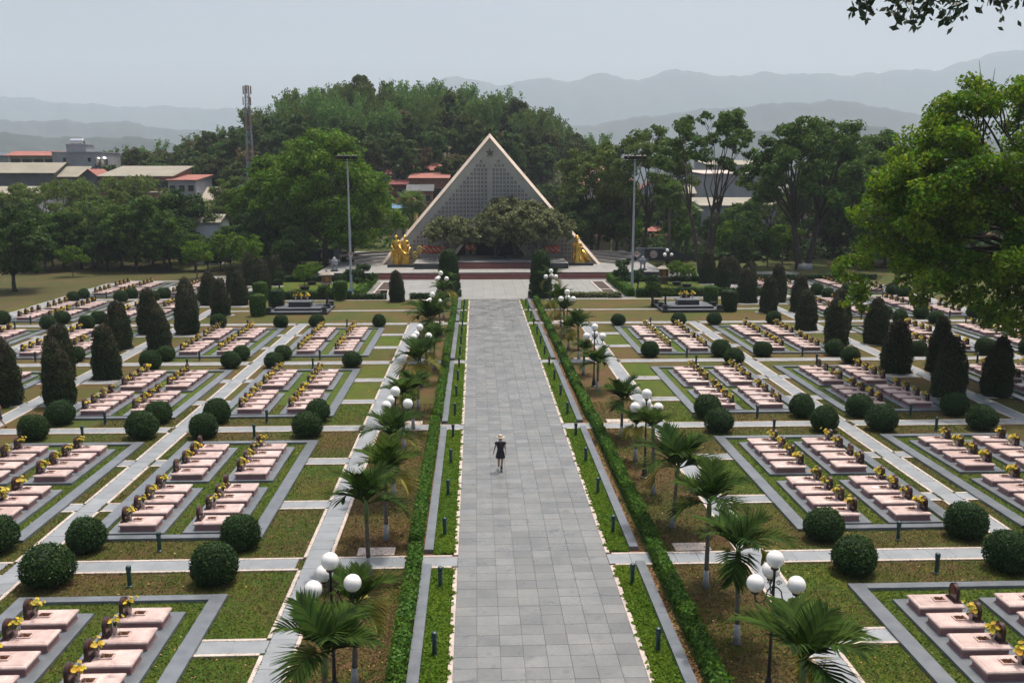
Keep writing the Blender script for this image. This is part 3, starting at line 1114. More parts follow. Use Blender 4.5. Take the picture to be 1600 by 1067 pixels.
# ------------------------------------------------------------------ clipped bushes
def skin_points(n, f, r):
    """points on a surface of revolution. f(t)->(radius,z), t in 0..1, weighted by radius"""
    t = r.random(n * 4)
    rad = np.array([f(x)[0] for x in t])
    keep = r.random(n * 4) < rad / rad.max()
    t = t[keep][:n]
    fr = np.array([f(x) for x in t])
    a = r.random(len(t)) * 2 * math.pi
    e = 1e-3
    f2 = np.array([f(min(1, x + e)) for x in t]) - np.array([f(max(0, x - e)) for x in t])
    nr, nz = f2[:, 1], -f2[:, 0]
    l = np.sqrt(nr ** 2 + nz ** 2) + 1e-9
    nr, nz = nr / l, nz / l
    P = np.c_[fr[:, 0] * np.cos(a), fr[:, 0] * np.sin(a), fr[:, 1]]
    N_ = np.c_[nr * np.cos(a), nr * np.sin(a), nz]
    return P, N_, t


def topiary(fn, n, leaf, mats, seed, lump=.03, core=.94, midx=None, name='foliage', lobes=0.0):
    r = np.random.default_rng(seed)
    P, N_, t = skin_points(n, fn, r)
    ph = r.random(6) * 6
    d = (np.sin(P[:, 0] * 5 + ph[0]) + np.sin(P[:, 1] * 5 + ph[1]) + np.sin(P[:, 2] * 6 + ph[2])) * lump * .5
    P = P + N_ * (d + r.normal(size=len(P)) * lump * .6)[:, None]
    mi = midx(P, t, r) if midx else None
    lm = leaf_mesh(name, P, leaf, mats, N_, 1.5, 0.9, mi, seed)
    prof = [fn(x / 14) for x in range(15)]
    cm = MB().lathe([(max(.01, p[0] * core), p[1] * (1 if p[1] < .3 else .985)) for p in prof], 16).mesh('stem_core', M['ballcore'], True)
    return cm, lm


def f_ball(t):
    a = math.pi * (0.06 + .94 * t)
    return (0.77 * math.sin(a) ** .9, 0.70 - 0.70 * math.cos(a))


def f_cone(t):
    z = 3.75 * t
    r_ = 1.06 * (1 - max(0, t - .30) ** 1.7 * 1.38) if t > .3 else 1.06 - .25 * (0.3 - t) ** 1.2
    r_ = r_ * (1 if t < .93 else max(0.05, (1 - (t - .93) / .07) ** .5))
    return (max(.02, r_), z)


def cone_mi(P, t, r):
    nz = np.sin(P[:, 0] * 2.3 + P[:, 2] * 1.7) + np.sin(P[:, 1] * 3.1 - P[:, 2])
    return ((t + nz * .10 + r.normal(size=len(t)) * .16) > .76).astype(int)


balls = [topiary(f_ball, 6000, .055, M['ball'], 60 + i, .06, .90) for i in range(3)]
cones = [topiary(f_cone, 9500, .085, [M['cone'], M['cone_brown']], 70 + i, .11, .88, cone_mi) for i in range(3)]
GB, GCn = 'clipped round bushes at the path crossings', 'tall clipped cypress cones'
row_w = {0: 'first', 1: 'second', 2: 'third', 3: 'fourth', 4: 'fifth', 5: 'sixth'}
rb = random.Random(21)
ball0, cone0 = {}, {}


def put_ball(x, y, label, sc=1.0):
    i = rb.randrange(3)
    if i not in ball0:
        o = join_parts('round_bush', label, 'bush', balls[i][0], balls[i][1], (x, y, 0), GB)
        ball0[i] = o
    else:
        o = copy_tree(ball0[i], (x, y, 0), 0, label)
    f = sc * rb.uniform(.85, .98)
    o.scale = (f * rb.uniform(.95, 1.05), f, f * rb.uniform(.90, 1.04))
    o.rotation_euler = (0, 0, rb.uniform(0, 6.28))
    return o


def put_cone(x, y, label, sc=1.0):
    i = rb.randrange(3)
    if i not in cone0:
        o = join_parts('clipped_cypress', label, 'cypress', cones[i][0], cones[i][1], (x, y, 0), GCn)
        cone0[i] = o
    else:
        o = copy_tree(cone0[i], (x, y, 0), 0, label)
    f = sc * rb.uniform(.94, 1.06)
    o.scale = (f * rb.uniform(.74, .87), f * rb.uniform(.74, .87), f * rb.uniform(.88, 1.04))
    o.rotation_euler = (rb.uniform(-.035, .035), rb.uniform(-.035, .035), rb.uniform(0, 6.28))
    return o


corner = ['inner corner of first plot', 'outer corner of first plot', 'inner corner of second plot', 'outer corner of second plot',
          'inner corner of third plot', 'outer corner of third plot', 'inner corner of fourth plot', 'outer corner of fourth plot']
for s in (-1, 1):
    for k in range(1, 6):
        for ui, u in enumerate((10.45, 15.75, 18.8, 24.1, 30.3, 35.3, 38.6, 43.6)):
            for q, dy in ((0, -1.28), (1, 1.55)):
                if (k == 4 and ui < 4 and q == 1) or (k == 5 and ui < 4):
                    continue
                if rb.random() < .06 and k > 2:
                    continue
                x, y = lr(u + rb.uniform(-.1, .1), s), YC[k] + dy
                if not vis(x, y, .7, 60):
                    continue
                put_ball(x, y, f'round bush {"before" if q == 0 else "beyond"} {ORD[k]} cross path, {corner[ui]} {side_w[s]} of walkway', 1.0 if k < 3 else .90)
    for k in range(0, 6):
        for ui, u in enumerate((25.85, 28.95)):
            for q, dy in ((0, 5.75), (1, 12.75)):
                x, y = lr(u, s), YC[k] + dy + (.2 if ui else 0)
                if not vis(x, y, 1.5, 60):
                    continue
                put_cone(x, y, f'dark clipped cypress cone {"inside" if ui == 0 else "outside"} the wide {side_w[s]} path, {ORD[k + 1]} plot row, {"near" if q == 0 else "far"} one', 1.0)
o = put_cone(-8.17, 95.6, 'lone dark cypress cone standing at the left front of the plaza', .92)
put_cone(31.0, 109.9, 'small dark cypress on the paving right of the memorial garden', .84)

# cylinder topiaries
cyl = topiary(lambda t: ((.62 + .10 * math.sin(t * 2.6)) * (1 if t < .93 else max(.05, (1 - (t - .93) / .07) ** .5)), 2.1 * t), 3200, .075, M['hedge'], 91, .04)
cyld = topiary(lambda t: ((.62 + .10 * math.sin(t * 2.6)) * (1 if t < .93 else max(.05, (1 - (t - .93) / .07) ** .5)), 2.1 * t), 3200, .075, M['ball'], 92, .04)
for (x, y, m_, lab) in ((-20.3, 86.3, cyl, 'leftmost front drum-shaped clipped bush, bright green, left lawn'),
                        (-19.3, 89.7, cyld, 'darker drum-shaped clipped bush behind the leftmost pair on left lawn'),
                        (-22.3, 96.2, cyl, 'rear drum-shaped bush left of the memorial garden hedge'),
                        (-14.2, 97.0, cyl, 'drum-shaped bush before the left memorial garden hedge'),
                        (24.3, 87.6, cyld, 'front dark drum-shaped clipped bush on the right lawn'),
                        (23.4, 91.2, cyl, 'rear drum-shaped clipped bush on the right lawn')):
    join_parts('drum_topiary', lab, 'topiary', m_[0], m_[1], (x, y, 0), 'drum-shaped topiaries')

# tiered topiary either side of the walkway head
def f_tier(t):
    if t < .62:
        q = (t / .62 * 4) % 1.0
        k = min(3, int(t / .62 * 4))
        rmax = 1.30 - .09 * k
        e = min(q, 1 - q) * 2
        return (rmax * (1 - .5 * max(0, 1 - e * 4.5) ** .7), 5.2 * t)
    q = (t - .62) / .38
    return (max(.03, .98 * math.sqrt(max(0, 1 - q ** 2.6))), 5.2 * t)


for s, x, y in ((-1, -2.95, 99.2), (1, 6.85, 98.0)):
    cm, lm = topiary(f_tier, 12000, .09, M['ball'], 95 + s, .03, .95)
    t = join_parts('tiered_topiary', f'tall tiered green topiary at the {side_w[s]} head of the walkway', 'topiary', cm, lm, (x, y, 0), 'tiered topiaries at the walkway head')

# ------------------------------------------------------------------ bollard lights
def bollard_proto(label, loc):
    t = thing('bollard_light', label, 'bollard', loc, 0, 'dark green bollard lights')
    obj('post', MB().lathe([(.10, 0), (.10, .03), (.068, .05), (.068, .50)], 12).mesh('post', M['green_metal'], 'auto'), t)
    obj('lamp_head', MB().lathe([(.072, .50), (.085, .52), (.072, .54), (.085, .56), (.072, .58), (.085, .60), (.088, .66), (.070, .70), (.02, .725)], 12).mesh('lamp_head', M['green_metal'], 'auto'), t)
    return t


bol0 = None
cnt = {-1: 0, 1: 0}
for s in (-1, 1):
    y = 19.3
    i = 0
    while y < 95.5:
        i += 1
        lab = f'{ORD[i]} green bollard light from the front, {side_w[s]} edge of walkway'
        loc = (lr(3.08, s, XP), y, .01)
        if vis(loc[0], loc[1], .4, 40):
            bol0 = copy_tree(bol0, loc, 0, lab) if bol0 else bollard_proto(lab, loc)
        y += 4.28
    for k in range(1, 6):
        for u, w_ in ((13.15, 'first'), (21.6, 'second'), (33.0, 'third'), (41.2, 'fourth')):
            if k == 5 and u < 25:
                continue
            for q, dy in ((0, -1.5), (1, 1.35)):
                if k == 4 and q == 1 and u < 25:
                    continue
                loc = (lr(u, s), YC[k] + dy, .01)
                if vis(loc[0], loc[1], .4, 30):
                    copy_tree(bol0, loc, 0, f'green bollard {"before" if q == 0 else "beyond"} the {ORD[k]} cross path by the {w_} plot column, {side_w[s]} side')

# ------------------------------------------------------------------ globe lamps
def lamp_proto(label, loc, rz):
    t = thing('globe_lamp', label, 'lamp post', loc, rz, 'four-globe lamp posts beside the walkway')
    obj('lamp_base', MB().lathe([(.20, 0), (.20, .06), (.13, .10), (.12, .35), (.085, .42), (.09, .55), (.055, .62)], 12).mesh('lamp_base', M['black'], 'auto'), t)
    obj('pole', MB().lathe([(.05, .6), (.045, 1.7), (.065, 1.72), (.065, 1.78), (.04, 1.80), (.032, 3.42), (.05, 3.46), (.10, 3.50), (.10, 3.54)], 10).mesh('pole', M['black'], 'auto'), t)
    gl = MB().ball((0, 0, 0), .218, 24, 14).mesh('globe', M['globe'], True)
    col_ = MB().lathe([(.03, -.28), (.09, -.26), (.10, -.22), (.10, -.18)], 10).mesh('globe_collar', M['black'], True)
    g0 = obj('globe', gl, t, (0, 0, 3.75))
    pts = []
    for i in range(15):
        a = math.pi * (1.0 + i / 14 * 1.0)
        pts.append((.38 + .17 * math.cos(a), 0, 2.86 + .17 * math.sin(a)))
    pts = [(.03, 0, 3.04), (.12, 0, 3.02), (.19, 0, 2.95)] + pts[1:] + [(.55, 0, 2.94)]
    arm = MB().tube(pts, .019, 6)
    sc = [(.12 + .075 * (1 - i / 14) * math.cos(i * .75), 0, 3.16 + .075 * (1 - i / 14) * math.sin(i * .75)) for i in range(13)]
    arm.tube(sc, .012, 5)
    arm = arm.mesh('scroll_arm', M['black'], True)
    for q, a in enumerate((R(200), R(-35), R(80))):
        obj('scroll_arm', arm, t, (0, 0, 0), (0, 0, a))
        e = obj('globe', gl, t, (.55 * math.cos(a), .55 * math.sin(a), 3.22))
        obj('globe_collar', col_, e)
    return t


lamp0 = None
for s in (-1, 1):
    for i, y in enumerate((21.1, 38.4, 56.0, 73.3, 89.5) if s > 0 else (21.4, 39.3, 56.3, 72.0, 88.0)):
        loc = (lr(5.25 if s > 0 else 5.6 - .06 * i, s), y, 0)
        lab = f'black lamp post with four white globes, {ORD[i + 1]} from the front, {side_w[s]} side of walkway'
        rz = 0 if s > 0 else R(150)
        lamp0 = copy_tree(lamp0, loc, rz, lab) if lamp0 else lamp_proto(lab, loc, rz)
for (px, lab) in (((23.5, 113.5), 'distant four-globe lamp beside the right memorial garden'), ((43.5, 137), 'distant four-globe lamp on the lawn behind the cypress cones at right'), ((-30.5, 128), 'distant four-globe lamp among trees at left')):
    copy_tree(lamp0, (px[0], px[1], 0), .5, lab)

# ------------------------------------------------------------------ betel palms along the walkway
def frond_mesh(seed, L=1.35, droop=.55, mt=None, lift=.9, ll=.62):
    r = random.Random(seed)
    b = MB()
    n = 12
    pts = []
    x = z = 0
    ang = lift
    for i in range(n + 1):
        pts.append(Vector((x, 0, z)))
        st = L / n
        x += st * math.cos(ang)
        z += st * math.sin(ang)
        ang -= droop * 2.0 / n * (0.6 + i / n)
    b.tube(pts, [.022 * (1 - .8 * i / n) for i in range(n + 1)], 4)
    N_ = 24
    for i in range(N_):
        t = .16 + .84 * i / (N_ - 1)
        k = min(n - 1, int(t * n))
        p = pts[k].lerp(pts[k + 1], t * n - k)
        d = (pts[k + 1] - pts[k]).normalized()
        upv = Vector((-d.z, 0, d.x))
        Lf = ll * (0.55 + .75 * math.sin(math.pi * (0.15 + .8 * t)) ** 1.0) * (1 if t < .9 else .85)
        for sd in (-1, 1):
            fwd = .85 + .75 * t
            q = (Vector((0, sd, 0)) + d * fwd + upv * (.35 - .1 * t)).normalized()
            q2 = (q + Vector((0, 0, -.10 - r.random() * .40))).normalized()
            w = (d * .9 + upv * .1).normalized() * (.046 + .012 * r.random())
            w = w - q * w.dot(q)
            a0 = p
            a1 = p + q * Lf * .45
            a2 = a1 + q2 * Lf * .55
            b.add([a0 - w * .6, a0 + w * .6, a1 + w, a1 - w, a2 + w * .12, a2 - w * .12], [(0, 1, 2, 3), (3, 2, 4, 5)])
    return b.mesh('frond', mt or M['palm'])


FR = [frond_mesh(1, 1.25, .50, None, 1.0, .60), frond_mesh(2, 1.35, .62, None, .85, .62), frond_mesh(3, 1.2, .75, None, .55, .58), frond_mesh(4, 1.15, .35, None, 1.25, .5)]
FY = [frond_mesh(5, 1.15, .95, M['palm_y'], .35, .55), frond_mesh(6, 1.1, .9, M['palm_y'], .1, .5)]


def palm(label, loc, h, seed, yellow=1, sc=1.0):
    h -= .38
    r = random.Random(seed)
    t = thing('betel_palm', label, 'palm tree', loc, r.uniform(0, 6.28), 'betel palms beside the walkway')
    hs = h - .62
    lean = Vector((r.uniform(-.05, .05), r.uniform(-.05, .05), 0)) * h
    n = 9
    pw = .62
    pr = []
    z = 0
    obj('limewashed_foot', MB().tube([(0, 0, 0), lean * (.35 / h) + Vector((0, 0, .35)), lean * (pw / h) + Vector((0, 0, pw))], [.125, .088, .078], 10).mesh('limewashed_foot', M['limewash'], True), t)
    pts, rad = [], []
    m_ = 14
    for i in range(m_ + 1):
        z = pw + .002 + (hs - pw) * i / m_
        pts.append(lean * (z / h) + Vector((0, 0, z)))
        rad.append(.074 - .016 * i / m_ + (.005 if i % 2 else 0))
    obj('trunk', MB().tube(pts, rad, 9).mesh('trunk', M['palm_trunk'], True), t)
    a = lean * (hs / h) + Vector((0, 0, hs))
    top = lean + Vector((0, 0, h))
    obj('crownshaft', MB().tube([a, a.lerp(top, .3), a.lerp(top, .8), top], [.075, .088, .07, .04], 9).mesh('crownshaft', M['palm_shaft'], True), t)
    nf = r.randint(8, 10)
    a0 = r.random() * 6
    for i in range(nf):
        az = a0 + i * 2.39996
        q = i / nf
        me = FR[3] if q < .18 else (FR[0] if q < .45 else (FR[1] if q < .75 else FR[2]))
        if i >= nf - yellow:
            me = FY[r.randrange(2)]
        o = obj('frond', me, t, top - Vector((0, 0, .06 + .1 * q)), (r.uniform(-.15, .15), r.uniform(-.1, .14) + .12 * (q - .5), az))
        f = sc * r.uniform(1.02, 1.28)
        o.scale = (f, f, f)
    return t


# (side, u, Y, height, yellow fronds)
PALMS = [(1, 5.3, 18.8, 2.75, 1, 'nearest palm at the bottom edge, right side', 1.0), (1, 5.25, 23.9, 3.25, 1, 'second palm from front on right side, behind the nearest lamp post', .95),
         (1, 5.25, 27.5, 3.3, 0, 'third palm from front on right side', .95), (1, 5.25, 32.6, 2.85, 1, 'fourth palm from front on right side, wide crown with a yellow frond', 1.1),
         (1, 5.25, 36.3, 3.3, 0, 'fifth palm from front, right of the second lamp post', .62), (1, 5.25, 40.7, 2.15, 4, 'sixth palm from front on right side, yellowish low crown', .7),
         (1, 5.2, 44.6, 2.4, 1, 'seventh palm from front on right side', .9), (1, 5.3, 54.8, 2.15, 0, 'eighth palm from front on right side, thin crown', .8),
         (1, 5.0, 59.5, 2.0, 1, 'ninth palm from front beyond the third right lamp post', .7), (1, 5.25, 64.6, 2.8, 0, 'tenth palm from front on right side, broad crown', 1.0),
         (1, 4.9, 68.5, 2.0, 3, 'eleventh palm from front on right side', .75), (1, 5.2, 74.5, 2.5, 3, 'twelfth palm from front on right side, half yellow', .9),
         (1, 5.3, 79, 3.0, 1, 'thirteenth palm from front on right side', .85), (1, 5.2, 84, 2.1, 3, 'fourteenth palm from front on right side', .8), (1, 5.3, 92, 3.2, 2, 'last palm on right side, by the tiered topiary', 1.0),
         (-1, 5.5, 19.1, 3.0, 1, 'nearest palm at bottom left, large dark crown', .9), (-1, 5.2, 22.0, 2.8, 3, 'palm beside the nearest left lamp post, low yellowish crown', .8),
         (-1, 5.6, 28.9, 2.95, 0, 'third palm from front on left side, wide dark crown', 1.0), (-1, 5.3, 31.8, 2.95, 2, 'fourth palm from front on left side', .95),
         (-1, 5.4, 36.2, 3.05, 2, 'fifth palm from front, below the second left lamp post', .9), (-1, 5.5, 43.0, 3.1, 1, 'sixth palm from front on left side', .85),
         (-1, 5.3, 46.5, 2.6, 2, 'seventh palm from front on left side', .8), (-1, 5.3, 50.7, 3.2, 3, 'eighth palm from front on left side, wide crown', 1.15),
         (-1, 5.1, 57.5, 2.5, 2, 'ninth palm from front on left side', .9), (-1, 5.3, 65.3, 3.3, 0, 'tenth palm from front on left side, broad dark crown', 1.35), (-1, 4.9, 61.5, 2.5, 1, 'eleventh palm from front on left side', 1.0),
         (-1, 5.0, 75.5, 2.8, 1, 'twelfth palm from front on left side', .9), (-1, 5.0, 84, 2.9, 4, 'thirteenth palm from front on left side, yellowish', .95), (-1, 5.1, 92.5, 2.9, 3, 'last palm on left side, by the tiered topiary', .9)]
for i, (s, u, y, h, yl, lab, sc) in enumerate(PALMS):
    palm(lab, (lr(u, s), y, 0), h, 300 + i, yl, sc)

# ------------------------------------------------------------------ plaza, terrace and upper platform
def ground(px, py, z=0.0):
    F = Vector((math.sin(YAW) * math.cos(PITCH), math.cos(YAW) * math.cos(PITCH), -math.sin(PITCH)))
    Rt = Vector((math.cos(YAW), -math.sin(YAW), 0))
    U = Rt.cross(F)
    d = F * F_PX + Rt * (px - 800) - U * (py - 533.5)
    t = (z - CAM_H) / d.z
    return d.x * t, d.y * t


def slab_field(name, rects, size, z, material):
    b = MB()
    for (x0, x1, y0, y1) in rects:
        nx, ny = max(1, round((x1 - x0) / size)), max(1, round((y1 - y0) / size))
        for i in range(nx):
            for j in range(ny):
                b.box(x0 + (x1 - x0) * i / nx + .006, x0 + (x1 - x0) * (i + 1) / nx - .006, y0 + (y1 - y0) * j / ny + .006, y0 + (y1 - y0) * (j + 1) / ny - .006, z - .03, z, 0, .004, .004)
    return struct(name, b.mesh(name, material))


struct('plaza_bed', MB().quad(-13, 17, 97.0, 115.5, 0.02).quad(-35, -12, 115.2, 121, 0.012).quad(16, 43, 115.2, 124, .012).mesh('plaza_bed', M['joint']))
slab_field('plaza', [(-10, 14, 97.0, 115.4), (-34, -20.1, 115.4, 120), (24.2, 42, 115.4, 123.5), (28.5, 34, 97, 115.4), (-13, -10, 112.6, 115.4), (14, 17, 112.6, 115.4)], 1.2, .045, M['plaza'])
ZT, ZU = .75, 1.5
# terrace body and paving
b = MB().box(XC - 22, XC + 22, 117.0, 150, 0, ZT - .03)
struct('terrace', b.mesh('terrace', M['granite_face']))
slab_field('terrace_paving', [(XC - 22.1, XC + 22.1, 117.0, 121.3), (XC - 22.1, XC - 10.2, 121.3, 150), (XC + 10.2, XC + 22.1, 121.3, 150)], 1.2, ZT, M['terrace'])
t = thing('lower_stairs', 'wide dark red granite steps rising from the plaza to the terrace', 'stairs', (XC, 115.5, 0))
for i in range(4):
    obj('step', MB().box(-15, 15, .375 * i, 1.495, .15 * i + .001, .15 * (i + 1), 0, 0, .0).mesh('step', M['redstep']), t)
    if i:
        pass
b = MB()
b.box(XC - 10.1, XC - 5.6, 121.5, 136, ZT, ZU - .03).box(XC + 5.6, XC + 10.1, 121.5, 136, ZT, ZU - .03).box(XC - 5.6, XC + 5.6, 123.3, 136, ZT, ZU - .03)
struct('upper_platform', b.mesh('upper_platform', M['granite_face']))
slab_field('upper_platform_paving', [(XC - 10.15, XC - 5.6, 121.45, 136), (XC + 5.6, XC + 10.15, 121.45, 136), (XC - 5.6, XC + 5.6, 123.3, 136)], 1.1, ZU, M['terrace'])
t = thing('upper_stairs', 'dark red steps rising from the terrace to the shrine platform', 'stairs', (XC, 121.5, ZT))
for i in range(4):
    obj('step', MB().box(-5.58, 5.58, .44 * i, 1.79, .15 * i + .001, .15 * (i + 1)).mesh('step', M['redstep']), t)

# planting beds and hedges around the plaza
for s, xb0, xb1 in ((-1, XC - 13.2, XC - 11.9), (1, XC + 12.1, XC + 13.4)):
    b = MB()
    for (a, c) in ((98.2, 104.4), (105.2, 112.4)):
        b.quad(xb0, xb1, a, c, .06)
    struct('planting_bed', b.mesh('planting_bed', M['bedsoil']))
    b = MB()
    for x in (xb0 - .1, xb1 + .1):
        b.box(x - .1, x + .1, 97.9, 112.6, 0, .12)
    for y in (98.0, 104.8, 112.5):
        b.box(xb0, xb1, y - .2, y + .2, 0, .11)
    tag(obj('bed_edging', b.mesh('bed_edging', M['white_stone'])), f'pale stone edging of the narrow planting bed on the {side_w[s]} of the plaza', 'edging')


def hedge(x0, x1, y0, y1, h, lab, m_='hedge', dens=170, size=.12, seed=0):
    r = np.random.default_rng(seed + 500)
    cx, cy = (x0 + x1) / 2, (y0 + y1) / 2
    P, N_ = box_leaves(x0 - cx, x1 - cx, y0 - cy, y1 - cy, h, dens, r, lump=.10)
    core = MB().box(x0 - cx + .06, x1 - cx - .06, y0 - cy + .06, y1 - cy - .06, 0, h - .06).mesh('stem_core', M['ballcore'])
    return join_parts('clipped_hedge', lab, 'hedge', core, leaf_mesh('foliage', P, size, M[m_], N_, 1.4, .9, seed=seed), (cx, cy, 0), 'clipped hedges round the plaza and memorial gardens')


hedge(XC - 15.0, XC - 14.2, 98.2, 114.8, .85, 'bright hedge along the right side of the left memorial garden', seed=1)
hedge(-24, -13.2, 97.2, 97.9, .8, 'hedge along the front of the left memorial garden', 'ball', seed=2)
hedge(-24, -13.2, 113.6, 114.3, .7, 'hedge along the back of the left memorial garden', 'ball', seed=3)
hedge(-10.4, -7.4 - 2.1, 96.9, 97.5, .55, 'short low hedge left of the lone cypress cone', 'ball', seed=4)
hedge(-13.0, -10.6, 96.9, 97.5, .55, 'low hedge end by the left planting bed', 'ball', seed=14)
hedge(-6.9, -3.9, 96.9, 97.5, .6, 'short low hedge between cypress cone and tiered topiary', 'ball', seed=5)
hedge(8.6, 15.4, 97.6, 98.3, .55, 'low white-flecked hedge along the right front of the plaza', 'leaf_grey', seed=6)
hedge(XC + 14.2, XC + 15.0, 98.6, 114.2, .85, 'bright hedge along the left side of the right memorial garden', seed=7)
hedge(17.3, 31.5, 98.3, 99.0, .85, 'long hedge along the front of the right memorial garden', 'ball', seed=8)
hedge(17.3, 28, 112.4, 113.1, .6, 'hedge along the back of the right memorial garden', 'ball', seed=9)
hedge(31.5, 50, 113.6, 114.2, .6, 'low hedge behind the right grave plots', 'ball', seed=10)
hedge(24, 40, 141, 141.8, 1.0, 'long hedge on the lawn right of the pyramid', 'leaf_dark', seed=11)
# memorial garden turf and small paved squares
struct('memorial_garden_turf', MB().quad(-24, -13.3, 98, 113.5, .03).quad(17.3, 31.4, 99, 112.3, .03).mesh('memorial_garden_turf', M['lawn_green']))
struct('garden_paving', MB().box(-17.5, -13.4, 100, 104.5, .0, .07).box(18.5, 24.0, 102, 105, 0, .07).mesh('garden_paving', M['plaza']))

# ------------------------------------------------------------------ the pyramid shrine
HW, ZA = 14.75, 17.95
YA, YL, YCR = 131.5, 128.0, 134.5            # apex, outer corners, foot of the crease


def pyr_y(x, z):
    """depth of the folded front at offset x from the axis (>=0) and height z above the terrace"""
    h = ZA - ZT
    v = 1 - (z - ZT) / h                        # 0 at apex, 1 at foot
    ye = YA + (YL - YA) * v                     # along the rim
    yc = YA + (YCR - YA) * v                    # along the crease
    w = HW * v
    t = min(1, x / w) if w > 1e-6 else 0
    return yc + (ye - yc) * t


pyr = thing('pyramid_shrine', 'tall grey triangular shrine front with pierced lattice, cream rims and a star', 'shrine', (0, 0, 0))
slope = (ZA - ZT) / HW


def rimw(z):
    return HW * (1 - (z - ZT) / (ZA - ZT))


# rims
for s in (-1, 1):
    b = MB()
    o_, i_ = 0.42, 0.0
    pts_o = [(XC + s * (HW + .55), ZT), (XC, ZA + .62)]
    v = []
    for (x, z, yb) in ((s * (HW + .52), ZT, YL + .55), (0, ZA + .60, YA + .55), (0, ZA + .0, YA - .1), (s * (HW - .0), ZT, YL - .1)):
        v.append((XC + x, yb - .35, z))
    for (x, z, yb) in ((s * (HW + .52), ZT, YL), (0, ZA + .60, YA), (0, ZA + .05, YA), (s * (HW - .0), ZT, YL)):
        v.append((XC + x, yb + 1.2, z))
    fs = [(0, 1, 2, 3), (7, 6, 5, 4), (0, 4, 5, 1), (3, 2, 6, 7), (0, 3, 7, 4), (1, 5, 6, 2)]
    b.add(v, fs)
    obj('rim', b.mesh('rim', M['rim']), pyr)
    # roof plane behind the rim
    b = MB()
    bx, by = XC, 158.0
    v = [(XC + s * (HW + .45), YL + 1.21, ZT), (XC, YA + 1.21, ZA + .5), (XC, by, ZT), (XC + s * (HW - .2), YL + 1.21, ZT), (XC, YA + 1.21, ZA), (XC, by - 1, ZT)]
    b.add(v, [(0, 1, 2), (5, 4, 3), (0, 3, 4, 1), (0, 2, 5, 3), (1, 4, 5, 2)])
    obj('roof_plane', b.mesh('roof_plane', M['brownroof']), pyr)

# lattice of pierced blocks
DOOR_A, DOOR_S = 7.2, 1.28          # door apex above terrace, slope


def in_door(x, z, pad=0.0):
    return abs(x) < (DOOR_A + ZT - z) / DOOR_S + pad


CW, CH = .50, .575
lat = MB()
panel = MB()


def P3(s, x, z, off=0.0):
    return (XC + s * x, pyr_y(x, z) + off, z)


def bar(s, x0, x1, z0, z1, o0=0.0, o1=.22, mb=None):
    mb = mb if mb is not None else lat
    v = [P3(s, x0, z0, o0), P3(s, x1, z0, o0), P3(s, x1, z1, o0), P3(s, x0, z1, o0), P3(s, x0, z0, o1), P3(s, x1, z0, o1), P3(s, x1, z1, o1), P3(s, x0, z1, o1)]
    f = [(0, 1, 2, 3), (0, 4, 5, 1), (1, 5, 6, 2), (2, 6, 7, 3), (3, 7, 4, 0)]
    if s < 0:
        f = [tuple(reversed(q)) for q in f]
    mb.add(v, f)


z_top = ZA - 2.95
nrow = int((z_top - ZT - .2) / CH)
for s in (-1, 1):
    for rix in range(nrow):
        z1 = z_top - rix * CH
        z0 = z1 - CH
        w = rimw(z1) - .72
        nc = int((w - .30) / CW)
        x_in = .30
        if rix < 2:
            x_in = .30 + CW * (2 - rix) * .5
            nc = 1 + 2 * rix if rix else 1
            if rix == 0:
                x_in = .95
            if rix == 1:
                x_in = .55
        for ix in range(nc):
            x0 = x_in + ix * CW
            x1 = x0 + CW
            if in_door((x0 + x1) / 2, z0, .75):
                bar(s, x0, x1, z0, z1, .0, .1, panel) if in_door((x0 + x1) / 2, z0, .75) and not in_door((x0 + x1) / 2, z0, .05) else None
                continue
            e = .085
            bar(s, x0, x0 + e, z0, z1)
            bar(s, x1 - e, x1, z0, z1)
            bar(s, x0 + e, x1 - e, z0, z0 + e)
            bar(s, x0 + e, x1 - e, z1 - e, z1)
            xm, zm = (x0 + x1) / 2, (z0 + z1) / 2
            q = .015
            # four wedges leave an X-shaped opening
            for tri in (((x0 + e, zm - .09), (x0 + e, zm + .09), (xm - q, zm)), ((x1 - e, zm + .09), (x1 - e, zm - .09), (xm + q, zm)),
                        ((xm - .09, z1 - e), (xm + .09, z1 - e), (xm, zm + q)), ((xm + .09, z0 + e), (xm - .09, z0 + e), (xm, zm - q))):
                v = [P3(s, a, c, .02) for a, c in tri] + [P3(s, a, c, .2) for a, c in tri]
                f = [(0, 1, 2), (0, 3, 4, 1), (1, 4, 5, 2), (2, 5, 3, 0)]
                lat.add(v, f if s < 0 else f)
        # solid panels: beside the crease and out to the rim
        zz0, zz1 = z0, z1
        xe = x_in + nc * CW
        if not in_door(.15, z0, .0):
            bar(s, 0.0, x_in, z0, z1, 0.03, .2, panel)
        v = [P3(s, xe, z0, .0), P3(s, rimw(z0), z0, .0), P3(s, rimw(z1), z1, .0), P3(s, xe, z1, .0)]
        panel.add(v, [(0, 1, 2, 3)])
    # solid head below the apex
    v = [P3(s, 0, z_top, .0), P3(s, rimw(z_top), z_top, .0), P3(s, 0, ZA, .0)]
    panel.add(v, [(0, 1, 2)])
    zf = z_top - nrow * CH
    xd = (DOOR_A + ZT - zf) / DOOR_S + .1
    v = [P3(s, xd, ZT, 0), P3(s, rimw(ZT), ZT, 0), P3(s, rimw(zf), zf, 0), P3(s, xd, zf, 0)]
    panel.add(v, [(0, 1, 2, 3)])
    # dark sheet behind the lattice, interior shade put in as colour
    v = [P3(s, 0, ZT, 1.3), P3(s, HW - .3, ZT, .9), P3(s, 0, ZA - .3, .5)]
    obj('interior_shade', MB().add(v, [(0, 1, 2), (2, 1, 0)]).mesh('interior_shade', M['dark']), pyr)
lo = obj('lattice_blocks', lat.mesh('lattice_blocks', M['concrete']), pyr)
lo['kind'] = 'stuff'
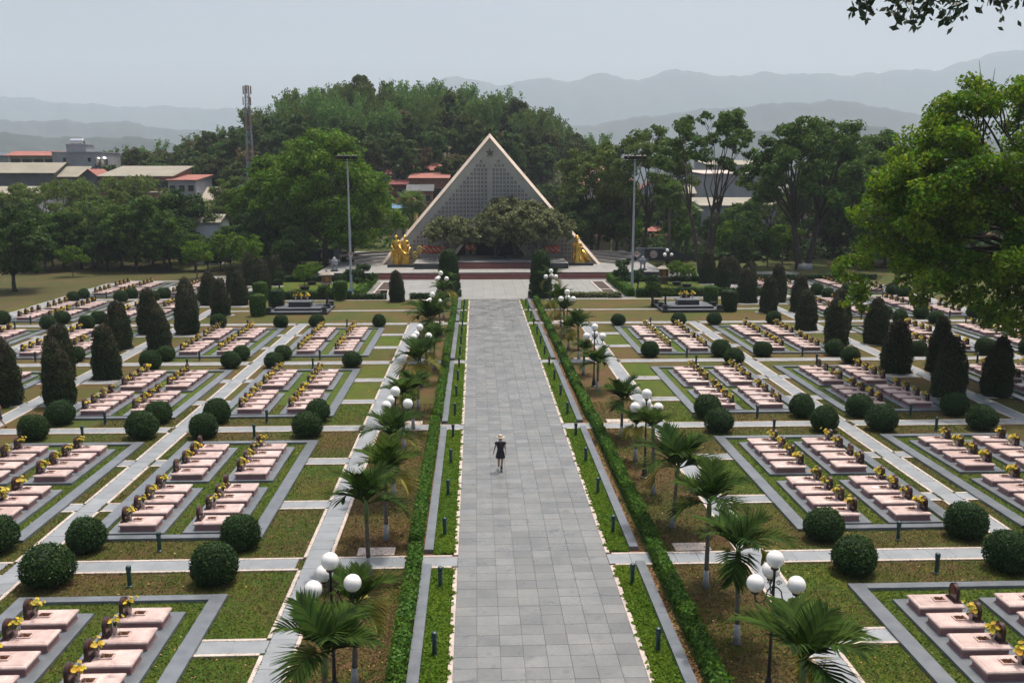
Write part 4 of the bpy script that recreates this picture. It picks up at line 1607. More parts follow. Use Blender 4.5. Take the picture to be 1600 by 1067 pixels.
obj('front_panel', panel.mesh('front_panel', M['concrete']), pyr)
# star
st = [((.72 if i % 2 == 0 else .25) * math.sin(math.pi * i / 5), (.72 if i % 2 == 0 else .25) * math.cos(math.pi * i / 5)) for i in range(10)]
sb = MB()
zs = ZA - 2.05
yst = pyr_y(0, zs) - .25
n = len(st)
v = [(XC + a, yst + .0, zs + c) for a, c in st] + [(XC, yst - .22, zs)] + [(XC + a, yst + .22, zs + c) for a, c in st]
f = [(i, (i + 1) % n, n) for i in range(n)] + [(i, n + 1 + i, n + 1 + (i + 1) % n, (i + 1) % n) for i in range(n)]
obj('star', sb.add(v, f).mesh('star', mat('bronze_star', (0.20, 0.185, 0.15), .5)), pyr)
# door rim and a dark sheet painting the shade inside the doorway
for s in (-1, 1):
    b = MB()
    zb = ZT
    xo = DOOR_A / DOOR_S
    yb = YCR - 3.2
    for (dx0, dz0) in ((0, 0),):
        v = [(XC + s * (xo + .30), yb, ZT), (XC, yb, ZT + DOOR_A + .40), (XC, yb, ZT + DOOR_A), (XC + s * xo, yb, ZT),
             (XC + s * (xo + .30), yb + 3.6, ZT), (XC, yb + 3.6, ZT + DOOR_A + .40), (XC, yb + 3.6, ZT + DOOR_A), (XC + s * xo, yb + 3.6, ZT)]
    fs = [(0, 1, 2, 3), (7, 6, 5, 4), (0, 4, 5, 1), (3, 2, 6, 7), (0, 3, 7, 4)]
    obj('door_rim', b.add(v, fs).mesh('door_rim', M['rim']), pyr)
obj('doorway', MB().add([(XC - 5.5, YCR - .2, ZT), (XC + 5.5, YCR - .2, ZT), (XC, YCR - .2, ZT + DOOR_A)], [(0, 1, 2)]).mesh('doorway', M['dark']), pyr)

# wreaths in front of the lattice
def wreath_proto(label, loc, mt, rz):
    t = thing('wreath', label, 'wreath', loc, rz, 'funeral wreaths on white stands')
    b = MB()
    n = 14
    pts = [(.30 * math.cos(2 * math.pi * i / n), 0, 1.30 + .44 * math.sin(2 * math.pi * i / n)) for i in range(n + 1)]
    b.tube(pts, .13, 6)
    b.prism([(.24 * math.cos(2 * math.pi * i / n), 1.30 + .38 * math.sin(2 * math.pi * i / n)) for i in range(n)], -.03, .03)
    obj('flower_ring', b.mesh('flower_ring', mt, True), t)
    r_ = MB().tube([(-.25, -.12, 1.55), (0, -.15, 1.32), (.26, -.12, 1.08)], .07, 4)
    obj('ribbon', r_.mesh('ribbon', M['ribbon']), t)
    for p in ((-.35, -.05, 0), (.35, -.05, 0), (0, .5, 0)):
        obj('stand_leg', MB().tube([p, (0, .1, 1.2)], .022, 5).mesh('stand_leg', M['wall_white']), t)
    return t


WR = [(649, 0), (656, 0), (665, 1), (672, 1), (679, 1), (686, 1), (697, 1), (702, 1), (731, 1), (740, 1), (855, 1), (862, 1), (870, 1)]
w0 = {}
for i, (px, c) in enumerate(WR):
    Yw = 127.6 if (px < 725 or px > 800) else 130.6
    X, _ = at_y(px, 400, Yw)
    lab = f'{"yellow" if c == 0 else "red"} oval funeral wreath on white stand, {ORD[i + 1]} from the left before the shrine'
    loc = (X, Yw, ZU if abs(X - XC) < 10 else ZT)
    if c in w0:
        copy_tree(w0[c], loc, 0, lab)
    else:
        w0[c] = wreath_proto(lab, loc, M['wreath_yellow'] if c == 0 else M['wreath_red'], 0)

# ------------------------------------------------------------------ figures (skinned skeletons)
def skinned(name, verts, edges, radii, m_, parent=None, levels=2, root=0):
    me = bpy.data.meshes.new(name)
    me.from_pydata(verts, edges, [])
    o = bpy.data.objects.new(name, me)
    put(o, parent)
    sk = o.modifiers.new('skin', 'SKIN')
    sk.use_smooth_shade = True
    layer = me.skin_vertices[0] if me.skin_vertices else None
    if layer is None:
        bpy.context.view_layer.objects.active = o
        o.select_set(True)
        bpy.ops.mesh.customdata_skin_add()
        o.select_set(False)
        layer = me.skin_vertices[0]
    for i, r_ in enumerate(radii):
        layer.data[i].radius = r_ if hasattr(r_, '__len__') else (r_, r_)
        layer.data[i].use_root = (i == root)
    if levels:
        ss = o.modifiers.new('sub', 'SUBSURF')
        ss.levels = ss.render_levels = levels
    me.materials.append(m_)
    return o


def human(parent, m_, J, hands=True, hr=1.0, name='body'):
    """J: joint positions. order fixed"""
    V, E, Rr = [], [], []
    def a(p, r, par=None):
        V.append(tuple(p)); Rr.append(r)
        if par is not None: E.append((par, len(V) - 1))
        return len(V) - 1
    pel = a(J['pelvis'], (.135, .10))
    wa = a(J['waist'], (.105, .085), pel)
    ch = a(J['chest'], (.145, .10), wa)
    nk = a(J['neck'], (.055, .055), ch)
    jw = a(Vector(J['neck']).lerp(Vector(J['head']), .55), (.062, .068), nk)
    hd = a(J['head'], (.082, .095), jw)
    a(Vector(J['head']) + Vector((0, 0, .07)), (.060, .070), hd)
    for s in 'LR':
        sh = a(J['sh' + s], .052, ch)
        el = a(J['el' + s], .036, sh)
        wr = a(J['wr' + s], .024, el)
        d = (Vector(J['wr' + s]) - Vector(J['el' + s])).normalized()
        pm = a(Vector(J['wr' + s]) + d * .055, (.034, .018), wr)
        if hands:
            side = d.cross(Vector((1, 0, 0))).normalized()
            for q in range(4):
                o1 = Vector(V[pm]) + d * .035 + side * (q - 1.5) * .02
                f1 = a(o1, .009, pm)
                a(o1 + d * (.055 - .008 * abs(q - 1.3)) + Vector((0, 0, -.006)), .007, f1)
            th = a(Vector(V[wr]) + d * .03 + side * .035, .010, wr)
            a(Vector(V[th]) + d * .03 + side * .012, .008, th)
        hp = a(J['hip' + s], (.088, .088), pel)
        kn = a(J['kn' + s], .056, hp)
        cf = a(Vector(J['kn' + s]).lerp(Vector(J['an' + s]), .35), .054, kn)
        an = a(J['an' + s], .036, cf)
        a(J['toe' + s], (.036, .026), an)
    return skinned(name, V, E, [tuple(x * hr for x in (r if hasattr(r, '__len__') else (r, r))) for r in Rr], m_, parent)


def dress(parent, name, secs, m_, n=20, flip=False):
    """secs: (cx, cy, z, rx, ry)"""
    b = MB()
    v = []
    for (cx, cy, z, rx, ry) in secs:
        for i in range(n):
            a = 2 * math.pi * i / n
            k = 1 + .05 * math.sin(5 * a) * (1 if z < secs[-1][2] * .7 else 0)
            v.append((cx + rx * k * math.cos(a), cy + ry * k * math.sin(a), z))
    f = []
    for k in range(len(secs) - 1):
        for i in range(n):
            j = (i + 1) % n
            f.append((k * n + i, k * n + j, (k + 1) * n + j, (k + 1) * n + i))
    f.append(tuple((len(secs) - 1) * n + i for i in range(n)))
    b.add(v, f)
    return obj(name, b.mesh(name, m_, True), parent)


# the woman on the walkway; she walks towards the camera (-y)
gx, gy = ground(782, 737)
wmn = thing('person', 'woman walking alone on the walkway, pale sun hat, short dark outfit, ankle boots', 'person', (gx, gy, .045))
J = dict(pelvis=(0, 0, .84), waist=(0, 0, 1.0), chest=(0, .0, 1.20), neck=(0, 0, 1.36), head=(0, -.02, 1.50),
         shL=(.165, 0, 1.29), elL=(.215, .03, 1.05), wrL=(.235, -.07, .85), shR=(-.165, 0, 1.29), elR=(-.24, .05, 1.06), wrR=(-.30, .0, .86),
         hipL=(.085, 0, .80), knL=(.070, -.06, .46), anL=(.045, -.03, .09), toeL=(.045, -.15, .035),
         hipR=(-.085, 0, .80), knR=(-.075, .0, .46), anR=(-.07, .30, .22), toeR=(-.07, .36, .11))
human(wmn, M['skin'], J)
dress(wmn, 'dress', [(0, 0, .60, .215, .15), (0, 0, .66, .21, .155), (0, 0, .80, .185, .145), (0, 0, .98, .135, .11), (0, 0, 1.15, .165, .125), (0, 0, 1.27, .175, .12), (0, 0, 1.33, .13, .09), (0, 0, 1.35, .075, .065)], M['cloth'])
for s in (-1, 1):
    obj('cap_sleeve', MB().ball((s * .175, 0, 1.275), .085, 12, 8, 0, .85).mesh('cap_sleeve', M['cloth'], True), wmn)
obj('neckline', MB().add([(-.055, -.085, 1.345), (.055, -.085, 1.345), (0, -.136, 1.20)], [(0, 1, 2), (2, 1, 0)]).mesh('neckline', M['skin']), wmn)
b = MB().tube([(.045, -.035, .26), (.045, -.03, .09)], [.055, .052], 10)
b.tube([(.045, .03, .045), (.045, -.08, .04), (.045, -.17, .03)], [.048, .045, .03], 10)
obj('ankle_boot', b.mesh('ankle_boot', M['black'], True), wmn)
b = MB().tube([(-.072, .20, .36), (-.07, .30, .23)], [.055, .052], 10)
b.tube([(-.07, .345, .25), (-.07, .35, .17), (-.07, .375, .07)], [.045, .045, .03], 10)
obj('ankle_boot', b.mesh('ankle_boot', M['black'], True), wmn)
hat = obj('sun_hat', MB().lathe([(.21, 0), (.22, .012), (.12, .035), (.105, .04), (.10, .10), (.075, .135), (.02, .145)], 20).mesh('sun_hat', M['straw'], True), wmn, (0, -.015, 1.535))
obj('hat_band', MB().lathe([(.108, .036), (.107, .065), (.10, .066)], 20).mesh('hat_band', M['cloth'], True), hat)
obj('hair', MB().ball((0, .035, 1.50), .098, 14, 10, 0, 1.25).mesh('hair', M['hair'], True), wmn)
f = MB()
for s in (-1, 1):
    f.ball((s * .032, -.107, 1.505), .010, 8, 6)
f.ball((0, -.108, 1.447), .013, 8, 5, 0, .5)
obj('eyes_and_mouth', f.mesh('eyes_and_mouth', M['hair'], True), wmn)
f = MB().ball((0, -.118, 1.478), .014, 8, 6, 0, 1.5)
obj('nose', f.mesh('nose', M['skin'], True), wmn)

# second walker, half out of the frame at the left edge, walking left
gx, gy = ground(-2, 671)
wk = thing('person', 'walker in a dark skirt half out of the frame at the left edge', 'person', (gx, gy, .045), R(-90))
J2 = dict(pelvis=(0, 0, .86), waist=(0, 0, 1.02), chest=(0, -.03, 1.24), neck=(0, -.05, 1.42), head=(0, -.07, 1.56),
          shL=(.17, -.03, 1.34), elL=(.21, -.1, 1.08), wrL=(.2, -.25, .95), shR=(-.17, -.03, 1.34), elR=(-.2, .1, 1.08), wrR=(-.2, .1, .85),
          hipL=(.09, 0, .82), knL=(.08, -.16, .47), anL=(.07, -.30, .09), toeL=(.07, -.42, .035),
          hipR=(-.09, 0, .82), knR=(-.08, .10, .47), anR=(-.07, .36, .13), toeR=(-.07, .29, .03))
human(wk, M['skin'], J2)
dress(wk, 'dress', [(0, 0, .52, .24, .24), (0, 0, .66, .22, .20), (0, 0, .84, .185, .15), (0, -.01, 1.02, .135, .11), (0, -.03, 1.2, .165, .125), (0, -.03, 1.32, .175, .12), (0, -.04, 1.40, .10, .08)], M['cloth'])
obj('hair', MB().ball((0, -.04, 1.57), .105, 14, 10, 0, 1.25).mesh('hair', M['hair'], True), wk)
for (p, q) in (((.07, -.30, .07), (.07, -.42, .03)), ((-.07, .37, .12), (-.07, .30, .03))):
    obj('shoe', MB().tube([p, Vector(p).lerp(Vector(q), .5) + Vector((0, 0, -.01)), q], [.048, .045, .03], 10).mesh('shoe', M['black'], True), wk)

# gilded statues
def plinth(x, y, w, d, lab):
    o = obj('statue_plinth', MB().box(-w / 2, w / 2, -d / 2, d / 2, 0, .35, 0, .02, .02).mesh('statue_plinth', M['granite_face']), None, (x, y, ZT))
    return tag(o, lab, 'plinth')


X1, _ = at_y(627, 420, 125.0)
plinth(X1, 125.0, 3.5, 2.2, 'dark plinth under the golden standing group left of the shrine')
sg = thing('golden_statue_group', 'golden statue of two standing figures and a child on dark plinth, left', 'statue', (X1, 125.0, ZT + .35))
sc_ = 2.25


def SJ(J, ox=0, oy=0, k=1.0):
    return {a: (p[0] * sc_ * k + ox, p[1] * sc_ * k + oy, p[2] * sc_ * k) for a, p in J.items()}


JA = dict(pelvis=(0, 0, .9), waist=(0, 0, 1.05), chest=(0, 0, 1.28), neck=(0, 0, 1.44), head=(0, -.02, 1.60),
          shL=(.19, 0, 1.38), elL=(.30, -.06, 1.14), wrL=(.16, -.2, 1.10), shR=(-.19, 0, 1.38), elR=(-.28, -.02, 1.12), wrR=(-.22, -.2, .98),
          hipL=(.1, 0, .86), knL=(.1, -.03, .47), anL=(.1, 0, .09), toeL=(.11, -.14, .04), hipR=(-.1, 0, .86), knR=(-.1, -.02, .47), anR=(-.1, 0, .09), toeR=(-.12, -.14, .04))
human(sg, M['gold'], SJ(JA, -.62, .1), False, sc_ * 1.02, 'standing_figure')
human(sg, M['gold'], SJ(JA, .52, .15, .99), False, sc_ * 1.02, 'standing_figure')
human(sg, M['gold'], SJ(JA, -.12, -.45, .52), False, sc_ * .56, 'child_figure')
human(sg, M['gold'], SJ(JA, -1.12, -.3, .62), False, sc_ * .62, 'child_figure')
dress(sg, 'robe', [(-.62, .1, 0, .60, .5), (-.62, .1, .8, .50, .42), (-.62, .1, 1.8, .38, .30), (-.62, .1, 2.4, .34, .26), (-.62, .1, 2.95, .42, .28), (-.62, .1, 3.2, .16, .14)], M['gold'], 22)
dress(sg, 'robe', [(.55, .15, 0, .78, .55), (.55, .15, .8, .62, .48), (.52, .15, 1.8, .42, .33), (.52, .15, 2.4, .33, .26), (.52, .15, 2.92, .41, .28), (.52, .15, 3.18, .15, .14)], M['gold'], 22)
b = MB()
for i in range(12):
    t0 = i / 12
    x = -.25 + 1.5 * t0
    z = 2.55 - 1.45 * math.sin(t0 * math.pi * .78)
    v = [(x, -.30 - .25 * math.sin(t0 * 3), z), (x, -.30 - .25 * math.sin(t0 * 3), z - .30 - .25 * t0)]
    b.v += v
b.f = [(2 * i, 2 * i + 2, 2 * i + 3, 2 * i + 1) for i in range(11)]
b.m = [0] * 11
b.tube([(-.3, -.3, 2.6), (.1, -.45, 1.9), (.6, -.55, 1.35), (1.1, -.45, 1.6), (1.25, -.3, 2.3)], [.10, .16, .20, .17, .10], 8)
obj('flowing_scarf', b.mesh('flowing_scarf', M['gold'], True), sg)
for x in (-.62, .52):
    obj('helmet', MB().lathe([(.30, 0), (.31, .03), (.22, .08), (.20, .16), (.12, .24), (.02, .26)], 14).mesh('helmet', M['gold'], True), sg, (x, .08, 3.60))
X2, _ = at_y(904, 418, 126.5)
plinth(X2 + .25, 126.5, 3.3, 2.2, 'dark plinth under the golden kneeling statue right of the shrine')
sk_ = thing('golden_kneeling_statue', 'golden statue of a kneeling figure in a brimmed hat on dark plinth, right', 'statue', (X2 - .15, 126.5, ZT + .35))
sc_ = 2.35
JK = dict(pelvis=(.05, 0, .50), waist=(.02, 0, .72), chest=(-.02, 0, 1.0), neck=(-.03, 0, 1.18), head=(-.04, -.02, 1.34),
          shL=(.17, 0, 1.10), elL=(.20, -.16, .86), wrL=(-.02, -.24, .90), shR=(-.2, 0, 1.10), elR=(-.26, -.12, .84), wrR=(-.16, -.24, 1.0),
          hipL=(.14, 0, .46), knL=(.10, -.30, .12), anL=(.44, -.06, .08), toeL=(.60, -.02, .05),
          hipR=(-.06, 0, .46), knR=(-.22, -.24, .46), anR=(-.24, -.18, .08), toeR=(-.26, -.32, .04))
human(sk_, M['gold'], SJ(JK), False, sc_, 'kneeling_figure')
obj('brimmed_hat', MB().lathe([(.42, 0), (.44, .03), (.24, .10), (.22, .26), (.12, .36), (.02, .38)], 16).mesh('brimmed_hat', M['gold'], True), sk_, (-.1, -.05, 3.25))
dress(sk_, 'robe', [(.2, -.05, 0, .85, .62), (.18, -.03, .5, .72, .52), (.08, 0, 1.2, .46, .36), (0, 0, 1.7, .36, .28), (-.05, 0, 2.4, .46, .30), (-.08, 0, 2.72, .18, .15)], M['gold'], 22)
b = MB()
b.tube([(.45, -.1, 1.6), (.85, -.1, 1.0), (1.15, -.05, .45), (1.35, 0, .1)], [.22, .34, .30, .16], 10)
b.tube([(-.5, -.45, .1), (-.5, -.5, 1.4), (-.45, -.5, 2.6)], [.07, .06, .05], 8)
obj('drapery', b.mesh('drapery', M['gold'], True), sk_)

sk_.scale = (1.18, 1.05, 1.02)
# ------------------------------------------------------------------ urns, shrines, drum walls, small monuments
def urn(loc, lab):
    t = thing('incense_urn', lab, 'urn', loc, 0, 'grey stone incense urns')
    obj('bowl', MB().lathe([(.1, .75), (.38, .80), (.48, 1.05), (.40, 1.25), (.50, 1.32), (.50, 1.38), (.30, 1.42), (.26, 1.62), (.1, 1.75), (.04, 1.9)], 14).mesh('bowl', M['wall_grey'], 'auto'), t)
    for i in range(4):
        a = math.pi / 4 + i * math.pi / 2
        obj('leg', MB().tube([(.28 * math.cos(a), .28 * math.sin(a), .9), (.36 * math.cos(a), .36 * math.sin(a), .5), (.30 * math.cos(a), .30 * math.sin(a), .12)], [.10, .07, .09], 6).mesh('leg', M['wall_grey']), t)
    for s in (-1, 1):
        obj('handle', MB().tube([(s * .46, 0, 1.1), (s * .66, 0, 1.25), (s * .62, 0, 1.55)], .05, 6).mesh('handle', M['wall_grey']), t)
    obj('foot_slab', MB().box(-.45, .45, -.45, .45, 0, .14).mesh('foot_slab', M['granite_face']), t)


urn((at_y(523, 425, 119.5)[0], 119.5, ZT), 'grey stone four-legged incense urn at the left end of the terrace')
urn((at_y(1004, 425, 119.5)[0], 119.5, ZT), 'grey stone four-legged incense urn at the right end of the terrace')


def kiosk(x, y, lab, ped):
    t = thing('spirit_house', lab, 'shrine', (x, y, .05), 0, 'small brick spirit houses')
    z0 = 0
    if ped:
        b = MB().box(-.45, .45, -.4, .4, 0, .15).box(-.28, .28, -.26, .26, .15, .75)
        obj('pedestal', b.mesh('pedestal', M['brick']), t)
        z0 = .75
    obj('shelf', MB().box(-.7, .7, -.55, .55, z0, z0 + .12).mesh('shelf', M['wall_beige']), t)
    obj('body', MB().box(-.5, -.26, -.4, .4, z0 + .12, z0 + .95).box(.26, .5, -.4, .4, z0 + .12, z0 + .95).box(-.26, .26, 0.1, .4, z0 + .12, z0 + .95).box(-.26, .26, -.4, .1, z0 + .8, z0 + .95).mesh('body', M['brick']), t)
    obj('niche', MB().box(-.25, .25, .02, .095, z0 + .13, z0 + .79).mesh('niche', M['gold_dot']), t)
    b = MB().box(-.8, .8, -.65, .65, z0 + .955, z0 + 1.05)
    b.box(-.75, .75, -.6, .6, z0 + 1.05, z0 + 1.35, 0, .45, .45)
    obj('roof', b.mesh('roof', M['wall_beige']), t)
    obj('finial', MB().lathe([(.1, 0), (.14, .08), (.05, .2), (.01, .35)], 8).mesh('finial', M['wall_beige'], True), t, (0, 0, z0 + 1.35))


kiosk(-16.9, 105.3, 'brick spirit house on a pedestal in the left memorial garden', True)
kiosk(at_y(1037, 430, 110.5)[0], 110.5, 'brick spirit house with niche in the right memorial garden', True)
for s in (-1, 1):
    t = thing('drum_wall', f'stepped dark granite wall with a round drum emblem, {side_w[s]} of the shrine', 'wall', (XC, 133.5, ZT), 0, 'stepped dark walls beside the shrine')
    for i in range(6):
        x0, x1 = sorted((s * (16.6 + i * .75), s * (17.35 + i * .75)))
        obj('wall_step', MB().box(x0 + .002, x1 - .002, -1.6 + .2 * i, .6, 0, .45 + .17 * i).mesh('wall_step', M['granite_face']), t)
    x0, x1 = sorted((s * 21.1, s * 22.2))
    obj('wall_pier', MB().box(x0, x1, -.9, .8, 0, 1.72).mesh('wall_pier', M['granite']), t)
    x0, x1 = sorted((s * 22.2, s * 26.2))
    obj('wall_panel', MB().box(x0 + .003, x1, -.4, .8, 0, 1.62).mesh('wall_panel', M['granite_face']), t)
    a = [(x0 + .003 if s > 0 else x0, .0), (x1, .0)]
    obj('wall_cap', MB().box(x0 - .05, x1 + .05, -.5, .9, 1.622, 1.70).mesh('wall_cap', M['granite']), t)
    e0, e1 = s * 26.2, s * 30.0
    pts = [(e0, 0), (e1, 0), (e1, .25), (e0, 1.55)]
    if s < 0:
        pts = pts[::-1]
    obj('sloping_end', MB().prism(pts, -.3, .7).mesh('sloping_end', M['granite_face']), t)
    dr = MB().lathe([(.55, 0), (.55, .10), (.46, .13), (.42, .10), (.30, .10), (.26, .14), (.05, .14)], 20)
    dr.v = [(p[0], -p[2], p[1]) for p in dr.v]
    obj('drum_emblem', dr.mesh('drum_emblem', M['vase'], 'auto'), t, (s * 23.6, -.402, .85))
    # curved seat rings behind
    st_ = thing('curved_terrace_steps', f'low curved grassy terrace steps behind the drum wall, {side_w[s]} of the shrine', 'steps', (XC, 0, ZT), 0, 'curved terrace steps')
    for i in range(4):
        b = MB()
        v = []
        for q in range(9):
            a = R(10 + q * 7)
            r0, r1 = 17 + i * 1.1, 17.35 + i * 1.1
            for rr_ in (r0, r1):
                v.append((s * rr_ * math.cos(a) * 1.05, 125 + rr_ * math.sin(a) * .62 + i * .9, .35 + .28 * i))
        n = len(v)
        v2 = [(p[0], p[1], p[2] - .35) for p in v]
        fs = []
        for q in range(8):
            fs += [(2 * q, 2 * q + 1, 2 * q + 3, 2 * q + 2), (2 * q, 2 * q + 2, 2 * q + 2 + n, 2 * q + n)]
        b.add(v + v2, fs)
        obj('step_ring', b.mesh('step_ring', M['terrace']), st_)

for s, X0, lab in ((-1, -16.9, 'stepped black granite memorial tomb with corner posts on the left lawn'), (1, 20.6, 'stepped black granite memorial tomb with corner posts on the right lawn')):
    t = thing('memorial_tomb', lab, 'memorial', (X0, 89.3, 0), 0, 'black memorial tombs')
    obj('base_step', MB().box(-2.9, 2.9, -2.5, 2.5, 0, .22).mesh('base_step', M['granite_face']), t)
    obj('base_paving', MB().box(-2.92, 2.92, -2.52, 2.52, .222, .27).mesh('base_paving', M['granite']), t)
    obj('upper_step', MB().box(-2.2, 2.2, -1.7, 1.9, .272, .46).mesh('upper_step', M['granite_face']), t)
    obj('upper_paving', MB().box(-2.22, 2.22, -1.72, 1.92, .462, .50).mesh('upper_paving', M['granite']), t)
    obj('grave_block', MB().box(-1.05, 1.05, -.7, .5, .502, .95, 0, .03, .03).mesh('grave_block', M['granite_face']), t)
    obj('grave_slab', MB().box(-1.15, 1.15, -.8, .6, .952, 1.02, 0, .03, .03).mesh('grave_slab', M['granite']), t)
    hs_ = MB().prism([(-.5, 0), (.5, 0), (.5, .5), (.3, .8), (-.3, .8), (-.5, .5)], .75, .95)
    obj('headstone', hs_.mesh('headstone', M['headstone']), t, (0, 0, .502))
    for (a, c) in ((-2.6, -2.2), (2.6, -2.2), (-2.6, 2.2), (2.6, 2.2), (0 - 2.6, 0), (2.6, 0)):
        obj('corner_post', MB().box(a - .22, a + .22, c - .22, c + .22, .272, .62, 0, .05, .05).box(a - .28, a + .28, c - .28, c + .28, .622, .68).mesh('corner_post', M['granite_face']), t)
    for q, (a, c) in enumerate(((-.55, .55), (.0, .62), (.6, .55))):
        copy_tree(bq0[list(bq0)[q % len(bq0)]], (X0 + a, 89.3 + c - .2, 1.02), q, f'{["left", "middle", "right"][q]} vase of yellow flowers on the black memorial tomb, {side_w[s]} lawn', 1.5)

# floodlight masts
for s, x, y in ((-1, -13.93, 103.5), (1, 17.35, 102.3)):
    t = thing('floodlight_mast', f'tall grey floodlight mast {side_w[s]} of the plaza', 'light mast', (x, y, 0), 0, 'tall floodlight masts')
    obj('pole', MB().lathe([(.30, 0), (.30, .05), (.15, .08), (.12, 7), (.075, 14.6)], 12).mesh('pole', M['steel'], 'auto'), t)
    obj('pole_foot', MB().lathe([(.45, 0), (.42, .25), (.2, .3)], 10).mesh('pole_foot', M['blue_cloth'], 'auto'), t)
    b = MB().box(-1.15, 1.15, -.06, .06, 14.55, 14.67).box(-1.0, 1.0, -.35, -.28, 14.35, 14.42).box(-1.0, 1.0, .28, .35, 14.35, 14.42)
    obj('cross_bar', b.mesh('cross_bar', M['black']), t)
    fl = MB().box(-.15, .15, -.12, .12, -.12, .14, 0, .03, .03)
    fl.box(-.18, .18, -.17, -.12, -.15, .15)
    fl = fl.mesh('floodlight', M['black'])
    for i, xx in enumerate((-1.0, -.6, -.2, .2, .6, 1.0)):
        obj('floodlight', fl, t, (xx, -.22 if i % 2 else .2, 14.86), (R(25), 0, 0))
    sp = MB().lathe([(.05, 0), (.09, .12), (.30, .34), (.32, .36), (.30, .37), (.08, .16)], 14)
    sp.v = [(p[0], -p[2], p[1]) for p in sp.v]
    obj('loudspeaker', sp.mesh('loudspeaker', M['vase'], 'auto'), t, (.25, -.1, 4.3), (0, 0, R(20 * s)))

# park bench far right
bx_, by_ = ground(1303, 418)
t = thing('park_bench', 'varnished wooden bench on the lawn far right behind the plots', 'bench', (bx_, by_, 0), R(-12))
for i in range(3):
    obj('seat_slat', MB().box(-.9, .9, -.2 + i * .15, -.07 + i * .15, .42, .46).mesh('seat_slat', M['wood']), t)
for i in range(3):
    obj('back_slat', MB().box(-.9, .9, .28, .32, .55 + i * .15, .66 + i * .15).mesh('back_slat', M['wood']), t)
for x in (-.75, .75):
    obj('leg', MB().box(x - .04, x + .04, -.2, .30, 0, .419).mesh('leg', M['wood']), t)
# little sign by the lone cone
t = thing('small_sign', 'small dark sign on a thin post left of the lone cypress cone', 'sign', (-9.6, 96.3, 0))
obj('post', MB().box(-.03, .03, -.03, .03, 0, .9).mesh('post', M['steel']), t)
obj('panel', MB().box(-.35, .35, -.07, -.032, .8, 1.1).mesh('panel', M['granite_face']), t)

# ------------------------------------------------------------------ trees
def tree_meshes(seed, H, lobes, leaf_n, leaf, mwood, mleaf, tr=.35, fork=.35, stems=1, lobe_r=(1.6, 2.6), sub=7, flat=.75, shell=.6, spread=1.0, up=.3, shapefn=None, twigs=2, lean=(0, 0)):
    """lobes: list of (x,y,z,r) clump centres"""
    r = random.Random(seed)
    rn_ = np.random.default_rng(seed)
    b = MB()
    tops = []
    for st in range(stems):
        a = 2 * math.pi * st / max(1, stems) + r.random()
        off = Vector((math.cos(a), math.sin(a), 0)) * (0 if stems == 1 else tr * .8)
        dirv = Vector((math.cos(a), math.sin(a), 0)) * (0 if stems == 1 else H * .10) + Vector((lean[0], lean[1], 0))
        pts, rad = [], []
        nseg = 6
        for i in range(nseg + 1):
            q = i / nseg
            p = off * (1 - q) + dirv * q + Vector((r.uniform(-.1, .1) * q, r.uniform(-.1, .1) * q, H * fork * q))
            pts.append(p)
            rad.append(tr / math.sqrt(stems) * (1.35 if i == 0 else 1.0 - .35 * q))
        b.tube(pts, rad, 8)
        tops.append((pts, rad[-1]))
    sp = []
    for (lx, ly, lz, lr_) in lobes:
        c = Vector((lx, ly, lz))
        pts0, r0 = min(tops, key=lambda t_: (t_[0][-1] - c).xy.length) if stems > 1 else tops[0]
        st = pts0[r.choice([-1, -1, -2])]
        d = c - st
        m1 = st + d * .35 + Vector((0, 0, d.length * .10)) + Vector((r.uniform(-.06, .06), r.uniform(-.06, .06), 0)) * d.length
        m2 = st + d * .7 + Vector((r.uniform(-.06, .06), r.uniform(-.06, .06), .06)) * d.length
        k = min(1, lr_ / 2.2)
        b.tube([st, m1, m2, c], [r0 * .62, r0 * .42 * k + .02, r0 * .24 * k + .015, .03], 5)
        for j in range(twigs):
            e = c + Vector((r.gauss(0, 1), r.gauss(0, 1), abs(r.gauss(0, .8)))).normalized() * lr_ * .85
            b.tube([m2.lerp(c, r.random()), (m2 + e) / 2 + Vector((0, 0, .1)), e], [.05, .035, .012], 4)
        for j in range(sub):
            v = Vector((r.gauss(0, 1), r.gauss(0, 1), r.gauss(0, 1) + .25)).normalized()
            sc2 = Vector((v.x, v.y, v.z * flat)) * lr_ * r.uniform(shell, 1.0)
            sp.append((c + sc2, lr_ * r.uniform(.28, .5), v))
    tot = sum(s_[1] ** 2 for s_ in sp)
    P, N_ = [], []
    for c, rr_, v in sp:
        n = max(6, int(leaf_n * rr_ ** 2 / tot))
        g_ = rn_.normal(size=(n, 3))
        g_ /= np.linalg.norm(g_, axis=1)[:, None]
        g_ *= (rn_.random(n) ** .45)[:, None]
        g_[:, 2] *= .7
        P.append(np.array(c) + g_ * rr_ * 1.25)
        N_.append(g_ * .8 + np.array(v) * .5)
    P, N_ = np.concatenate(P), np.concatenate(N_)
    N_[:, 2] += up
    wood = b.mesh('trunk', mwood, True)
    leaves = leaf_mesh('crown', P, leaf, mleaf, N_, 1.5, spread, None, seed)
    return wood, leaves


def dome(seed, n, rx, rz, zc, lr_=(1.6, 2.6), hollow=.55, low=-.5, ry=None):
    r = random.Random(seed)
    out = []
    for i in range(n):
        # fibonacci-like spread over the upper shell
        zf = low + (1 - low) * (i + .5) / n
        a = i * 2.39996 + r.uniform(-.3, .3)
        q = math.sqrt(max(0, 1 - zf * zf)) * r.uniform(.85, 1.08)
        h = r.uniform(hollow, 1.0) if zf < .8 else 1
        out.append((q * rx * h * math.cos(a), q * (ry or rx) * h * math.sin(a), zc + zf * rz * r.uniform(.85, 1.05), r.uniform(*lr_)))
    return out


